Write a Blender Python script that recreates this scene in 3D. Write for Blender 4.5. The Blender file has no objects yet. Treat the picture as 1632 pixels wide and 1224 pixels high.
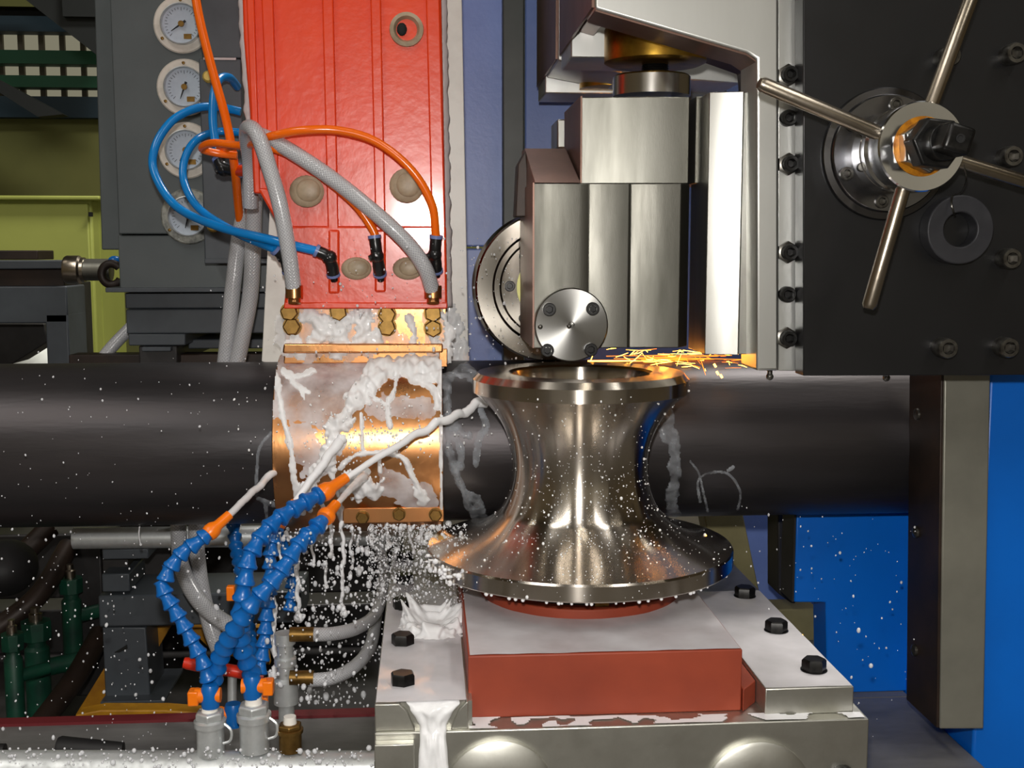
import bpy, bmesh, math, random
from mathutils import Vector, Matrix, Quaternion, noise
random.seed(7)
R = math.radians
sc = bpy.context.scene
col = sc.collection

# ------------------------------------------------------------------ camera, world, lights, exposure
F, CX, CY = 1870.0, 816.0, 612.0            # focal length and centre in pixels of the 1632x1224 frame
CAM = Vector((0, 0, 1.35))
PITCH = math.atan(212 / F)
YAW = math.atan(136 / F * math.cos(PITCH))
FW = Vector((math.sin(YAW) * math.cos(PITCH), math.cos(YAW) * math.cos(PITCH), -math.sin(PITCH)))
RT = Vector((math.cos(YAW), -math.sin(YAW), 0))
UP = RT.cross(FW)
cd = bpy.data.cameras.new('camera'); cam = bpy.data.objects.new('camera', cd); col.objects.link(cam)
cam.matrix_world = Matrix((( RT.x, UP.x, -FW.x, CAM.x), (RT.y, UP.y, -FW.y, CAM.y), (RT.z, UP.z, -FW.z, CAM.z), (0, 0, 0, 1)))
cd.sensor_width = 36; cd.lens = 36 * F / 1632; cd.clip_start = .02; cd.clip_end = 100
sc.camera = cam
sc.view_settings.view_transform = 'Standard'; sc.view_settings.look = 'None'
sc.view_settings.gamma = 1; sc.view_settings.use_curve_mapping = False
sc.view_settings.exposure = 0.0
sc.cycles.use_denoising = True
sc.cycles.max_bounces = 6; sc.cycles.diffuse_bounces = 3; sc.cycles.glossy_bounces = 4; sc.cycles.transparent_max_bounces = 12
wd = bpy.data.worlds.new('world'); sc.world = wd; wd.use_nodes = True
wd.node_tree.nodes['Background'].inputs[0].default_value = (.55, .62, .7, 1)
wd.node_tree.nodes['Background'].inputs[1].default_value = .25
# the photographer's flash, just above the lens
fl = bpy.data.lights.new('camera_flash', 'SPOT'); fl.energy = 41; fl.spot_size = R(95); fl.spot_blend = .6; fl.shadow_soft_size = .016
fl.color = (1, .97, .93)
fo = bpy.data.objects.new('camera_flash', fl); col.objects.link(fo)
fo.location = CAM + UP * .085 + RT * -.01
fo.rotation_euler = cam.matrix_world.to_euler()
# area lights under the ceiling, out of view
def hall_light(name, loc, target, size, power, colr):
    l = bpy.data.lights.new(name, 'AREA'); l.energy = power; l.shape = 'RECTANGLE'; l.size = size[0]; l.size_y = size[1]; l.color = colr
    o = bpy.data.objects.new(name, l); col.objects.link(o); o.location = loc
    o.rotation_euler = (Vector(target) - Vector(loc)).to_track_quat('-Z', 'Y').to_euler()
    return o

# ------------------------------------------------------------------ helpers
def ray(px, py): return FW + RT * ((px - CX) / F) - UP * ((py - CY) / F)
def W(px, py, Y):
    d = ray(px, py); return CAM + d * (Y / d.y)
def WZ(px, py, Z):
    d = ray(px, py); return CAM + d * ((Z - CAM.z) / d.z)
def PX(n, Y): return n * Y / F             # n pixels at depth Y, in metres
def S(r, g, b):
    def c(u):
        u /= 255; return u / 12.92 if u <= .04045 else ((u + .055) / 1.055) ** 2.4
    return (c(r), c(g), c(b))

class MB:
    def __init__(s): s.v = []; s.f = []; s.uv = []
    def add(s, vs, fs, uvs=None):
        o = len(s.v); s.v += [Vector(v) for v in vs]
        for k, f in enumerate(fs):
            s.f.append([i + o for i in f]); s.uv.append(uvs[k] if uvs else None)
        return s
    def ext(s, pts, vec):
        n = len(pts); vec = Vector(vec)
        vs = [Vector(p) for p in pts] + [Vector(p) + vec for p in pts]
        fs = [list(range(n)), list(range(2 * n - 1, n - 1, -1))] + [[i, (i + 1) % n, n + (i + 1) % n, n + i] for i in range(n)]
        return s.add(vs, fs)
    def prism(s, poly, Y, depth): return s.ext([W(x, y, Y) for x, y in poly], (0, depth, 0))
    def box(s, x0, y0, x1, y1, Y, depth):
        a = W(x0, y1, Y); b = W(x1, y0, Y)
        return s.abox((min(a.x, b.x), Y, a.z), (max(a.x, b.x), Y + depth, b.z))
    def abox(s, lo, hi):
        (a, b, c), (d, e, f) = lo, hi
        return s.ext([(a, b, c), (d, b, c), (d, b, f), (a, b, f)], (0, e - b, 0))
    def cbox(s, c, size, M=None):
        x, y, z = [k / 2 for k in size]; M = M or Matrix()
        p = [M @ Vector(q) + Vector(c) for q in ((-x, -y, -z), (x, -y, -z), (x, -y, z), (-x, -y, z))]
        return s.ext(p, M @ Vector((0, 2 * y, 0)))
    def lathe(s, o, ax, prof, n=48, a0=0, a1=2 * math.pi, close=True):
        ax = Vector(ax).normalized(); o = Vector(o)
        t = Vector((1, 0, 0)) if abs(ax.x) < .8 else Vector((0, 0, 1))
        u = ax.cross(t).normalized(); w = ax.cross(u)
        full = abs(a1 - a0 - 2 * math.pi) < 1e-6; m = n if full else n + 1
        vs = []
        for r, h in prof:
            for k in range(m):
                a = a0 + (a1 - a0) * k / n
                vs.append(o + ax * h + (u * math.cos(a) + w * math.sin(a)) * max(r, 1e-7))
        fs = []
        for i in range(len(prof) - 1):
            for k in range(n):
                k2 = (k + 1) % m
                fs.append([i * m + k, i * m + k2, (i + 1) * m + k2, (i + 1) * m + k])
        return s.add(vs, fs)
    def cyl(s, a, b, r, r2=None, n=24):
        a = Vector(a); b = Vector(b); L = (b - a).length; r2 = r if r2 is None else r2
        return s.lathe(a, b - a, [(0, 0), (r, 0), (r2, L), (0, L)], n)
    def ring(s, o, ax, r0, r1, h, n=48): return s.lathe(o, ax, [(r0, 0), (r1, 0), (r1, h), (r0, h), (r0, 0)], n)
    def tube(s, pts, r, n=10, caps=True):
        pts = [Vector(p) for p in pts]; m = len(pts)
        rs = r if isinstance(r, (list, tuple)) else [r] * m
        T = [(pts[min(i + 1, m - 1)] - pts[max(i - 1, 0)]).normalized() for i in range(m)]
        t = Vector((0, 0, 1)) if abs(T[0].z) < .8 else Vector((1, 0, 0))
        u = T[0].cross(t).normalized(); vs = []; L = 0; Ls = []
        for i in range(m):
            if i:
                L += (pts[i] - pts[i - 1]).length
                u = (u - T[i] * u.dot(T[i])).normalized()
            Ls.append(L); w = T[i].cross(u)
            for k in range(n):
                a = 2 * math.pi * k / n; vs.append(pts[i] + (u * math.cos(a) + w * math.sin(a)) * rs[i])
        fs = []; uv = []; cc = 2 * math.pi * max(rs)
        for i in range(m - 1):
            for k in range(n):
                k2 = (k + 1) % n
                fs.append([i * n + k, i * n + k2, (i + 1) * n + k2, (i + 1) * n + k])
                uv.append([(k / n, Ls[i] / cc), ((k + 1) / n, Ls[i] / cc), ((k + 1) / n, Ls[i + 1] / cc), (k / n, Ls[i + 1] / cc)])
        if caps:
            fs += [list(range(n - 1, -1, -1)), list(range((m - 1) * n, m * n))]; uv += [None, None]
        return s.add(vs, fs, uv)
    def ball(s, c, r, n=8, sc3=(1, 1, 1), M=None):
        c = Vector(c); vs = []; fs = []; h = n // 2 + 1; M = M or Matrix.Identity(3)
        for i in range(h + 1):
            a = math.pi * i / h
            for k in range(n):
                b = 2 * math.pi * k / n
                q = Vector((math.sin(a) * math.cos(b) * sc3[0], math.sin(a) * math.sin(b) * sc3[1], math.cos(a) * sc3[2])) * r
                vs.append(c + M @ q)
        for i in range(h):
            for k in range(n):
                k2 = (k + 1) % n
                if i == 0: fs.append([k, n + k, n + k2])
                elif i == h - 1: fs.append([i * n + k, (i + 1) * n + k, i * n + k2])
                else: fs.append([i * n + k, (i + 1) * n + k, (i + 1) * n + k2, i * n + k2])
        return s.add(vs, fs)
    def mesh(s, name, mat, org, ang=38, flat=False, merge=True):
        me = bpy.data.meshes.new(name)
        me.from_pydata([v - org for v in s.v], [], s.f)
        if any(u for u in s.uv):
            l = me.uv_layers.new(name='uv')
            for p, u in zip(me.polygons, s.uv):
                if u:
                    for li, q in zip(p.loop_indices, u): l.data[li].uv = q
        bm = bmesh.new(); bm.from_mesh(me)
        if merge: bmesh.ops.remove_doubles(bm, verts=bm.verts, dist=2e-6)
        bmesh.ops.dissolve_degenerate(bm, edges=bm.edges, dist=1e-7)
        bmesh.ops.recalc_face_normals(bm, faces=bm.faces)
        ca = R(ang)
        for f in bm.faces: f.smooth = not flat
        for e in bm.edges:
            e.smooth = not (len(e.link_faces) == 2 and e.calc_face_angle(0) > ca)
        bm.to_mesh(me); bm.free(); me.materials.append(mat)
        return me
    def build(s, name, mat, parent=None, bevel=0, ang=38, org=None, seg=2, flat=False):
        if parent is not None: org = parent['_o'] if '_o' in parent else parent.matrix_world.translation
        if org is None:
            lo = [min(v[i] for v in s.v) for i in range(3)]; hi = [max(v[i] for v in s.v) for i in range(3)]
            org = ((lo[0] + hi[0]) / 2, (lo[1] + hi[1]) / 2, lo[2])
        org = Vector(org)
        me = s.mesh(name, mat, org, ang, flat)
        o = bpy.data.objects.new(name, me); col.objects.link(o)
        o['_o'] = tuple(org)
        if parent is not None: o.parent = parent
        else: o.location = org
        if bevel:
            b = o.modifiers.new('bevel', 'BEVEL'); b.width = bevel; b.segments = seg; b.limit_method = 'ANGLE'; b.angle_limit = R(30)
            b.harden_normals = False
        return o

def tag(o, label, cat, group=None, kind=None):
    o['label'] = label; o['category'] = cat
    if group: o['group'] = group
    if kind: o['kind'] = kind
    return o
def struct(o, label=None):
    o['kind'] = 'structure'
    if label: o['label'] = label
    return o
def thing(name, label, cat, loc, group=None):
    o = bpy.data.objects.new(name, None); col.objects.link(o); o.location = loc; o.empty_display_size = .02
    o['_o'] = tuple(loc)
    return tag(o, label, cat, group)
def inst(name, me, parent, loc, rot=None):
    """one more object sharing mesh data me, placed at world loc under parent"""
    o = bpy.data.objects.new(name, me); col.objects.link(o)
    p = Vector(parent['_o']) if parent is not None else Vector((0, 0, 0))
    o.location = Vector(loc) - p
    if rot is not None:
        o.rotation_mode = 'QUATERNION'; o.rotation_quaternion = rot
    if parent is not None: o.parent = parent
    o['_o'] = tuple(loc)
    return o
def zto(d): return Vector((0, 0, 1)).rotation_difference(Vector(d).normalized())
def smooth(pts, n=10):
    pts = [Vector(p) for p in pts]; P = [pts[0] * 2 - pts[1]] + pts + [pts[-1] * 2 - pts[-2]]; out = []
    for i in range(1, len(P) - 2):
        a, b, c, d = P[i - 1:i + 3]
        for k in range(n):
            t = k / n
            out.append(.5 * (2 * b + (c - a) * t + (2 * a - 5 * b + 4 * c - d) * t * t + (3 * b - a - 3 * c + d) * t ** 3))
    return out + [pts[-1]]
def path(l, n=10): return smooth([W(*p) for p in l], n)

# ------------------------------------------------------------------ materials
def mat(name, c, metal=0, rough=.5, c2=None, vs=20, lo=.35, hi=.65, bump=0, bs=120, stretch=(1, 1, 1), coat=0, rv=0, spec=.5, detail=5, emis=0, aniso=0, axis='Z', arot=0):
    m = bpy.data.materials.new(name); m.use_nodes = True; nt = m.node_tree; N = nt.nodes; L = nt.links
    b = N['Principled BSDF']
    b.inputs['Base Color'].default_value = (*c, 1); b.inputs['Metallic'].default_value = metal
    b.inputs['Roughness'].default_value = rough; b.inputs['Coat Weight'].default_value = coat; b.inputs['Coat Roughness'].default_value = .12
    b.inputs['Specular IOR Level'].default_value = spec
    if aniso:
        tg = N.new('ShaderNodeTangent'); tg.direction_type = 'RADIAL'; tg.axis = axis
        L.new(tg.outputs[0], b.inputs['Tangent']); b.inputs['Anisotropic'].default_value = aniso; b.inputs['Anisotropic Rotation'].default_value = arot
    if emis:
        b.inputs['Emission Color'].default_value = (*c, 1); b.inputs['Emission Strength'].default_value = emis
    if c2 or bump or rv:
        tc = N.new('ShaderNodeTexCoord'); mp = N.new('ShaderNodeMapping'); mp.inputs['Scale'].default_value = stretch
        L.new(tc.outputs['Object'], mp.inputs['Vector'])
    if c2 or rv:
        n1 = N.new('ShaderNodeTexNoise'); n1.inputs['Scale'].default_value = vs; n1.inputs['Detail'].default_value = detail; n1.inputs['Roughness'].default_value = .6
        L.new(mp.outputs[0], n1.inputs['Vector'])
        mr = N.new('ShaderNodeMapRange'); mr.inputs[1].default_value = lo; mr.inputs[2].default_value = hi
        L.new(n1.outputs['Fac'], mr.inputs[0])
        if c2:
            mx = N.new('ShaderNodeMix'); mx.data_type = 'RGBA'; mx.inputs['A'].default_value = (*c, 1); mx.inputs['B'].default_value = (*c2, 1)
            L.new(mr.outputs[0], mx.inputs['Factor']); L.new(mx.outputs['Result'], b.inputs['Base Color'])
        if rv:
            m2 = N.new('ShaderNodeMapRange'); m2.inputs[3].default_value = rough - rv; m2.inputs[4].default_value = rough + rv
            L.new(mr.outputs[0], m2.inputs[0]); L.new(m2.outputs[0], b.inputs['Roughness'])
    if bump:
        n2 = N.new('ShaderNodeTexNoise'); n2.inputs['Scale'].default_value = bs; n2.inputs['Detail'].default_value = 4
        L.new(mp.outputs[0], n2.inputs['Vector'])
        bp = N.new('ShaderNodeBump'); bp.inputs['Strength'].default_value = bump; bp.inputs['Distance'].default_value = .002
        L.new(n2.outputs['Fac'], bp.inputs['Height']); L.new(bp.outputs[0], b.inputs['Normal'])
    return m
K = {}
K['pipe'] = mat('mill_scale_pipe', S(66, 64, 66), .75, .4, S(82, 77, 78), 9, .35, .7, .1, 220, (.15, 1, 1), rv=.07)
K['roll'] = mat('polished_roll_steel', (.66, .60, .53), 1, .2, (.58, .53, .46), 6, .3, .7, stretch=(.25, .25, 6), aniso=.95, arot=.25)
K['wheel'] = mat('polished_wheel_steel', (.24, .22, .19), 1, .17, aniso=.7, axis='Y')
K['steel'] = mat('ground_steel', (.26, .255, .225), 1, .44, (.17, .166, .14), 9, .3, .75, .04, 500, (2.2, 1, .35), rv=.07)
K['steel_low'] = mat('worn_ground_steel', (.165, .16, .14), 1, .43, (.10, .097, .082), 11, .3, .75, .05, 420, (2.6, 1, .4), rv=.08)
K['clamp'] = mat('clamp_steel', (.66, .655, .60), 1, .44, (.46, .45, .4), 18, .35, .75, .05, 120, rv=.07)
K['steel_bright'] = mat('bright_milled_steel', (.44, .435, .405), 1, .38, (.29, .28, .25), 16, .4, .75, stretch=(1.5, 1, .3), rv=.06)
K['steel_cover'] = mat('turned_steel', (.30, .295, .28), 1, .3, aniso=.75, axis='Y')
K['steel_collar'] = mat('turned_collar', (.5, .48, .45), 1, .22)
K['steel_reflect_shade'] = mat('reflect_shade_steel', (.22, .13, .10), .75, .42, (.15, .09, .07), 14, bump=.05, bs=200)  # brown of the orange head's reflection and underside shade, put into the colour
K['steel_strip'] = mat('planed_steel', (.68, .685, .66), 1, .42, (.56, .56, .53), 10, .3, .7, stretch=(1, 1, .25), rv=.05)
K['hub'] = mat('chrome_hub', (.7, .71, .72), 1, .12)
K['rod'] = mat('aged_steel_rod', (.5, .44, .36), 1, .28, (.34, .29, .22), 12, .35, .7, .06, 150)
K['black'] = mat('black_oxide_plate', S(30, 30, 31), .15, .36, S(22, 22, 23), 5, .35, .65, .05, 160, rv=.08)
K['bolt'] = mat('black_bolt', S(48, 47, 46), .7, .33, S(30, 30, 30), 90)
K['bolt_grey'] = mat('grey_bolt', S(120, 118, 112), .9, .32, S(70, 66, 62), 90)
K['dark'] = mat('dark_recess', S(14, 14, 14), 0, .8)
K['copper'] = mat('copper', (.72, .36, .15), 1, .3, (.60, .26, .10), 14, .35, .7, .10, 90, (1, 1, .5), rv=.07)
K['brass'] = mat('brass_bolt', S(140, 108, 56), .85, .4, S(104, 78, 38), 60)
K['brass_oil'] = mat('oiled_brass', S(212, 170, 70), 1, .33, S(120, 80, 26), 25, .3, .75, .08, 60)
K['orange'] = mat('orange_red_paint', S(234, 68, 20), 0, .32, S(224, 58, 18), 12, .3, .7, .22, 70, coat=.5)
K['silicone'] = mat('beige_silicone', S(176, 158, 132), 0, .45, S(150, 132, 108), 60)
K['sheet'] = mat('white_insulating_sheet', S(238, 234, 226), 0, .4, S(216, 210, 202), 14, .45, .8)
K['lav'] = mat('lavender_blue_paint', S(122, 145, 206), 0, .38, S(110, 132, 192), 6, bump=.12, bs=140)
K['post_grey'] = mat('dark_grey_green_paint', S(70, 76, 74), 0, .45, S(56, 62, 60), 10)
K['blue'] = mat('bright_blue_paint', S(0, 112, 222), 0, .38, S(0, 104, 208), 4, bump=.04, bs=90)
K['redox'] = mat('red_oxide_primer', S(158, 66, 40), 0, .55, S(132, 52, 32), 9, .35, .75, .06, 110)
K['grey'] = mat('grey_machine_paint', S(84, 90, 92), 0, .42, S(74, 80, 82), 5, bump=.05, bs=80)
K['grey_d'] = mat('dark_grey_paint', S(74, 80, 86), 0, .45, S(60, 64, 70), 9, bump=.05, bs=80)
K['iron'] = mat('dark_iron', S(52, 50, 50), .2, .5, S(34, 32, 32), 12)
K['brown'] = mat('oily_brown_iron', S(58, 44, 36), .3, .5, S(36, 28, 24), 12)
K['galv'] = mat('galvanised_steel', (.72, .74, .74), .65, .4, (.54, .56, .56), 45, .35, .7, .12, 90, rv=.06)
K['locblue'] = mat('blue_plastic', S(14, 100, 178), 0, .3, spec=.5)
K['tubeblue'] = mat('blue_tube', S(14, 130, 208), 0, .22, spec=.6)
K['tubenavy'] = mat('navy_sleeve', S(24, 44, 92), 0, .35)
K['tubeorange'] = mat('orange_tube', S(250, 110, 12), 0, .22, spec=.6)
K['nozzle'] = mat('orange_plastic', S(250, 124, 14), 0, .32)
K['fitblack'] = mat('black_plastic', S(26, 26, 27), 0, .28)
K['collarblue'] = mat('blue_grey_collar', S(112, 126, 176), 0, .35)
K['white_enamel'] = mat('white_gauge_flange', S(214, 206, 196), .1, .4, S(176, 166, 154), 30, .5, .8)
K['dial'] = mat('gauge_dial', S(186, 196, 208), 0, .35, S(170, 180, 194), 40)
K['ink'] = mat('dial_ink', S(40, 40, 44), 0, .5)
K['ink_red'] = mat('dial_ink_red', S(190, 60, 60), 0, .5)
K['wallgreen'] = mat('olive_wall', S(118, 118, 62), 0, .8, S(104, 106, 56), 1.2)
K['cabgreen'] = mat('yellow_green_cabinet', S(182, 190, 96), 0, .5, S(170, 178, 88), 2)
K['beamgreen'] = mat('green_beam', S(40, 100, 72), 0, .6)
K['beamdark'] = mat('dark_truss', S(34, 38, 38), 0, .6)
K['beamblue'] = mat('blue_grey_beam', S(30, 52, 64), 0, .6)
K['floor'] = mat('concrete_floor', S(96, 90, 80), 0, .7, S(70, 66, 60), 2)
K['ceil'] = mat('roof_sheet', S(120, 112, 96), 0, .7)
K['wallwarm'] = mat('hall_wall', S(132, 118, 92), 0, .8, S(112, 100, 76), .8)
K['valve'] = mat('green_valve_paint', S(14, 72, 52), 0, .5, S(8, 50, 38), 30)
K['yellow'] = mat('yellow_paint', S(186, 132, 20), 0, .5, S(140, 92, 14), 14)
K['redhandle'] = mat('red_handle', S(214, 48, 24), 0, .35)
K['bed'] = mat('bed_plate', S(128, 126, 124), .2, .5, S(100, 98, 98), 14, stretch=(.4, 1, 1))
K['bedred'] = mat('dark_red_edge', S(110, 30, 36), 0, .6)
K['olive'] = mat('olive_paint', S(150, 140, 96), 0, .6, S(128, 120, 80), 10)
K['post_face'] = mat('worn_post_steel', S(150, 148, 136), .45, .45, S(122, 121, 112), 6, .3, .7, .04, 100)
K['collar'] = mat('dark_collar', S(54, 54, 58), .2, .5, S(44, 44, 48), 30)
K['amber'] = mat('amber_grease_ring', S(196, 128, 24), .3, .35, S(150, 88, 14), 120)
K['greenring'] = mat('pale_green_ring', S(190, 186, 110), .2, .4)
K['rubber'] = mat('black_rubber', S(26, 25, 26), 0, .6)
def lit(name, c, st):
    m = bpy.data.materials.new(name); m.use_nodes = True; N = m.node_tree.nodes; N.clear()
    e = N.new('ShaderNodeEmission'); e.inputs[0].default_value = (*c, 1); e.inputs[1].default_value = st
    o = N.new('ShaderNodeOutputMaterial'); m.node_tree.links.new(e.outputs[0], o.inputs[0]); return m
K['pane'] = lit('daylit_sheet', S(214, 208, 178), .3)
K['glow_pane'] = lit('glow_pane_front', S(235, 222, 195), .42)  # glow of the added panes behind the camera
K['tubelamp'] = lit('lamp_tube', (1, .93, .8), 12)
K['spark'] = lit('spark', (1, .42, .05), 14)
K['spark_dim'] = lit('spark_dim', (1, .2, .015), 3.5)
K['weld'] = lit('hot_weld', (1, .3, .04), 16)
def milk(name, alpha, vs=40, lo=.3, hi=.7, a_lo=None, colr=(.82, .83, .86)):
    m = bpy.data.materials.new(name); m.use_nodes = True; nt = m.node_tree; N = nt.nodes; L = nt.links
    b = N['Principled BSDF']; b.inputs['Base Color'].default_value = (*colr, 1); b.inputs['Roughness'].default_value = .1
    b.inputs['IOR'].default_value = 1.36
    if alpha < 1 or a_lo is not None:
        tc = N.new('ShaderNodeTexCoord'); n1 = N.new('ShaderNodeTexNoise'); n1.inputs['Scale'].default_value = vs; n1.inputs['Detail'].default_value = 4
        L.new(tc.outputs['Object'], n1.inputs['Vector'])
        mr = N.new('ShaderNodeMapRange'); mr.inputs[1].default_value = lo; mr.inputs[2].default_value = hi
        mr.inputs[3].default_value = alpha if a_lo is None else a_lo; mr.inputs[4].default_value = alpha
        L.new(n1.outputs['Fac'], mr.inputs[0]); L.new(mr.outputs[0], b.inputs['Alpha'])
    return m
K['milk'] = milk('coolant_milk', 1, colr=(.9, .9, .92))
K['drop'] = milk('coolant_drop', .8, 300, a_lo=.55, colr=(.85, .86, .89))
K['milk_thin'] = milk('coolant_thin_streak', .5, 70, a_lo=.08, colr=(.62, .66, .72))
K['milk_semi'] = milk('coolant_milk_translucent', .97, 60, a_lo=.82, colr=(.97, .97, .98))
K['milk_film'] = milk('coolant_film', .7, 28, .3, .7, a_lo=.2, colr=(.9, .88, .9))
K['milk_pool'] = milk('coolant_pool', .92, 12, .3, .7, a_lo=.6, colr=(.8, .78, .81))
def braid():
    m = bpy.data.materials.new('braided_clear_hose'); m.use_nodes = True; nt = m.node_tree; N = nt.nodes; L = nt.links
    b = N['Principled BSDF']; b.inputs['Roughness'].default_value = .22; b.inputs['Coat Weight'].default_value = .3
    uv = N.new('ShaderNodeUVMap'); sx = N.new('ShaderNodeSeparateXYZ'); L.new(uv.outputs[0], sx.inputs[0])
    def mth(op, a, bb=None):
        n = N.new('ShaderNodeMath'); n.operation = op
        for i, q in enumerate((a, bb)):
            if q is None: continue
            if isinstance(q, (int, float)): n.inputs[i].default_value = q
            else: L.new(q, n.inputs[i])
        return n.outputs[0]
    k = 2 * math.pi * 15
    p = mth('SINE', mth('MULTIPLY', mth('ADD', sx.outputs[0], sx.outputs[1]), k))
    q = mth('SINE', mth('MULTIPLY', mth('SUBTRACT', sx.outputs[0], sx.outputs[1]), k))
    h = mth('MAXIMUM', p, q)
    mr = N.new('ShaderNodeMapRange'); mr.inputs[1].default_value = .1; mr.inputs[2].default_value = .95; L.new(h, mr.inputs[0])
    mx = N.new('ShaderNodeMix'); mx.data_type = 'RGBA'; mx.inputs['A'].default_value = (*S(166, 166, 170), 1); mx.inputs['B'].default_value = (*S(196, 196, 199), 1)
    L.new(mr.outputs[0], mx.inputs['Factor']); L.new(mx.outputs['Result'], b.inputs['Base Color'])
    bp = N.new('ShaderNodeBump'); bp.inputs['Strength'].default_value = .35; bp.inputs['Distance'].default_value = .001
    L.new(mr.outputs[0], bp.inputs['Height']); L.new(bp.outputs[0], b.inputs['Normal'])
    return m
K['braid'] = braid()

# ------------------------------------------------------------------ shared hardware meshes (head faces +Z, seat at z=0)
Z0 = Vector((0, 0, 0))
def socket_mesh(r, h, m, name='socket_screw'):
    b = MB(); n = 24
    b.lathe(Z0, (0, 0, 1), [(0, -.002), (r, -.002), (r, h * .85), (r * .9, h), (r * .58, h)], n)
    # hex socket: a six-sided well joined to the rim of the head
    q = b.lathe(Z0, (0, 0, 1), [(r * .58, h), (r * .5, h * .35), (0, h * .35)], 6)
    return b.mesh(name, m, Z0)
def hexhead_mesh(r, h, m, name='hex_bolt'):
    b = MB(); b.lathe(Z0, (0, 0, 1), [(0, -.001), (r, -.001), (r, h * .85), (r * .86, h), (0, h)], 6)
    b.lathe(Z0, (0, 0, 1), [(0, 0), (r * 1.08, 0), (r * 1.08, h * .12), (0, h * .12)], 24)
    return b.mesh(name, m, Z0)
TOCAM = zto((0, -1, 0)); UPQ = Quaternion()

# ------------------------------------------------------------------ the setting: the hall
FLZ = 0.0
o = MB().abox((-6, -6, -.1), (7, 8.2, 0)).build('floor', K['floor']); struct(o)
o = MB().abox((-6, -6, 5.6), (7, 8.2, 5.75)).build('ceiling', K['ceil']); struct(o)
# back wall with an opening for the daylit louvre band
BW = 7.2
zt = W(0, 10, BW).z; zb = W(0, 160, BW).z; xr = W(230, 0, BW).x
b = MB(); b.abox((-6, BW, 0), (7, BW + .15, zb)); b.abox((-6, BW, zt), (7, BW + .15, 5.6)); b.abox((xr, BW, zb), (7, BW + .15, zt)); b.abox((-6, BW, zb), (W(-320, 0, BW).x, BW + .15, zt))
struct(b.build('wall_back', K['wallgreen']))
struct(MB().abox((-6.15, -6, 0), (-6, 8.2, 5.6)).build('wall_left', K['wallwarm']))
struct(MB().abox((7, -6, 0), (7.15, 8.2, 5.6)).build('wall_right', K['wallwarm']))
struct(MB().abox((-6, -6.15, 0), (7, -6, 5.6)).build('wall_front', K['wallwarm']))
# window: backing frame, translucent panes, mullions, coloured rails
win = struct(MB().box(-320, 5, 232, 165, BW + .12, .02).build('window_1', K['beamdark']))
for (ya, yb) in ((47, 82), (98, 122), (136, 154)):
    for k in range(-9, 7):
        x = 5 + 33 * k
        MB().box(x, ya, x + 25, yb, BW + .09, .012).build('pane', K['pane'], win)
for k in range(-9, 7):
    x = 2 + 33 * k
    MB().box(x - 3, 28, x - .5, 160, BW + .06, .03).build('mullion', K['ceil'], win)
for (ya, yb, m) in ((28, 45, 'beamblue'), (82, 97, 'beamgreen'), (122, 135, 'beamgreen'), (155, 184, 'beamblue')):
    MB().box(-330, ya, 235, yb, BW - .08, .12).build('rail', K[m], win)
tr = thing('roof_truss', 'dark diagonal roof beams crossing the daylit louvre windows', 'beam', W(60, 100, BW - .5))
MB().prism([(-10, -40), (60, -40), (170, 40), (170, 100)], BW - .5, .18).build('beam', K['beamdark'], tr)
MB().prism([(-60, 110), (-20, 118), (100, 182), (60, 186)], BW - .5, .12).build('beam', K['beamdark'], tr)
MB().box(100, -40, 200, 26, BW - .55, .2).build('gusset', K['beamdark'], tr)
glow_band = struct(MB().abox((-5.6, -5.99, 1.3), (6.6, -5.97, 3.3)).build('added_glow_band', K['beamdark']))  # glowing panes added behind the camera to feed the steel reflections
for k in range(20):
    for j in range(2):
        MB().abox((-5.5 + k * .6, -5.965, 1.4 + j * .95), (-4.98 + k * .6, -5.95, 2.25 + j * .95)).build('pane', K['glow_pane'], glow_band)
# hall lamps overhead (seen only as reflections)
def lamp(x, y, z, rot, label):
    t = thing('ceiling_lamp', label, 'lamp', (x, y, z), 'hall ceiling lamps')
    Mr = Matrix.Rotation(rot, 3, 'Z')
    MB().cbox((x, y, z + .06), (1.5, .22, .08), Mr).build('housing', K['ceil'], t)
    for s in (-.06, .06):
        p = Vector((x, y, z)); d = Mr @ Vector((.7, 0, 0)); q = Mr @ Vector((0, s, 0))
        MB().cyl(p - d + q, p + d + q, .018, n=10).build('tube', K['tubelamp'], t)
for i, (x, y) in enumerate(((-2.2, -1.5), (1.2, -2.6), (3.6, -.8), (-3.6, 1.6), (0.2, .1), (2.6, 3.0))):
    lamp(x, y, 4.6, .3 * i, ['fluorescent lamp hanging far left behind the photographer', 'fluorescent lamp hanging behind the photographer', 'fluorescent lamp hanging right of the mill stand', 'fluorescent lamp over the left hall aisle', 'fluorescent lamp hanging above the welding roll', 'fluorescent lamp over the far side of the mill'][i])
hall_light('hall_fill_left', (-2.6, -2.6, 5.5), (-2.6, -2.6, 0), (.7, 5), 130, (1, .97, .92))  # added unseen light: brightens the floor and streaks the roll
hall_light('hall_fill_right', (2.3, -2.6, 5.5), (2.3, -2.6, 0), (.4, 5), 90, (1, .97, .92))  # second added strip, narrower, for a thin streak on the roll
hall_light('skylight_rear', (1.1, 3.6, 5.5), (1.1, 3.3, 0), (2.4, 1.0), 240, (1, .96, .9))

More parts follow.
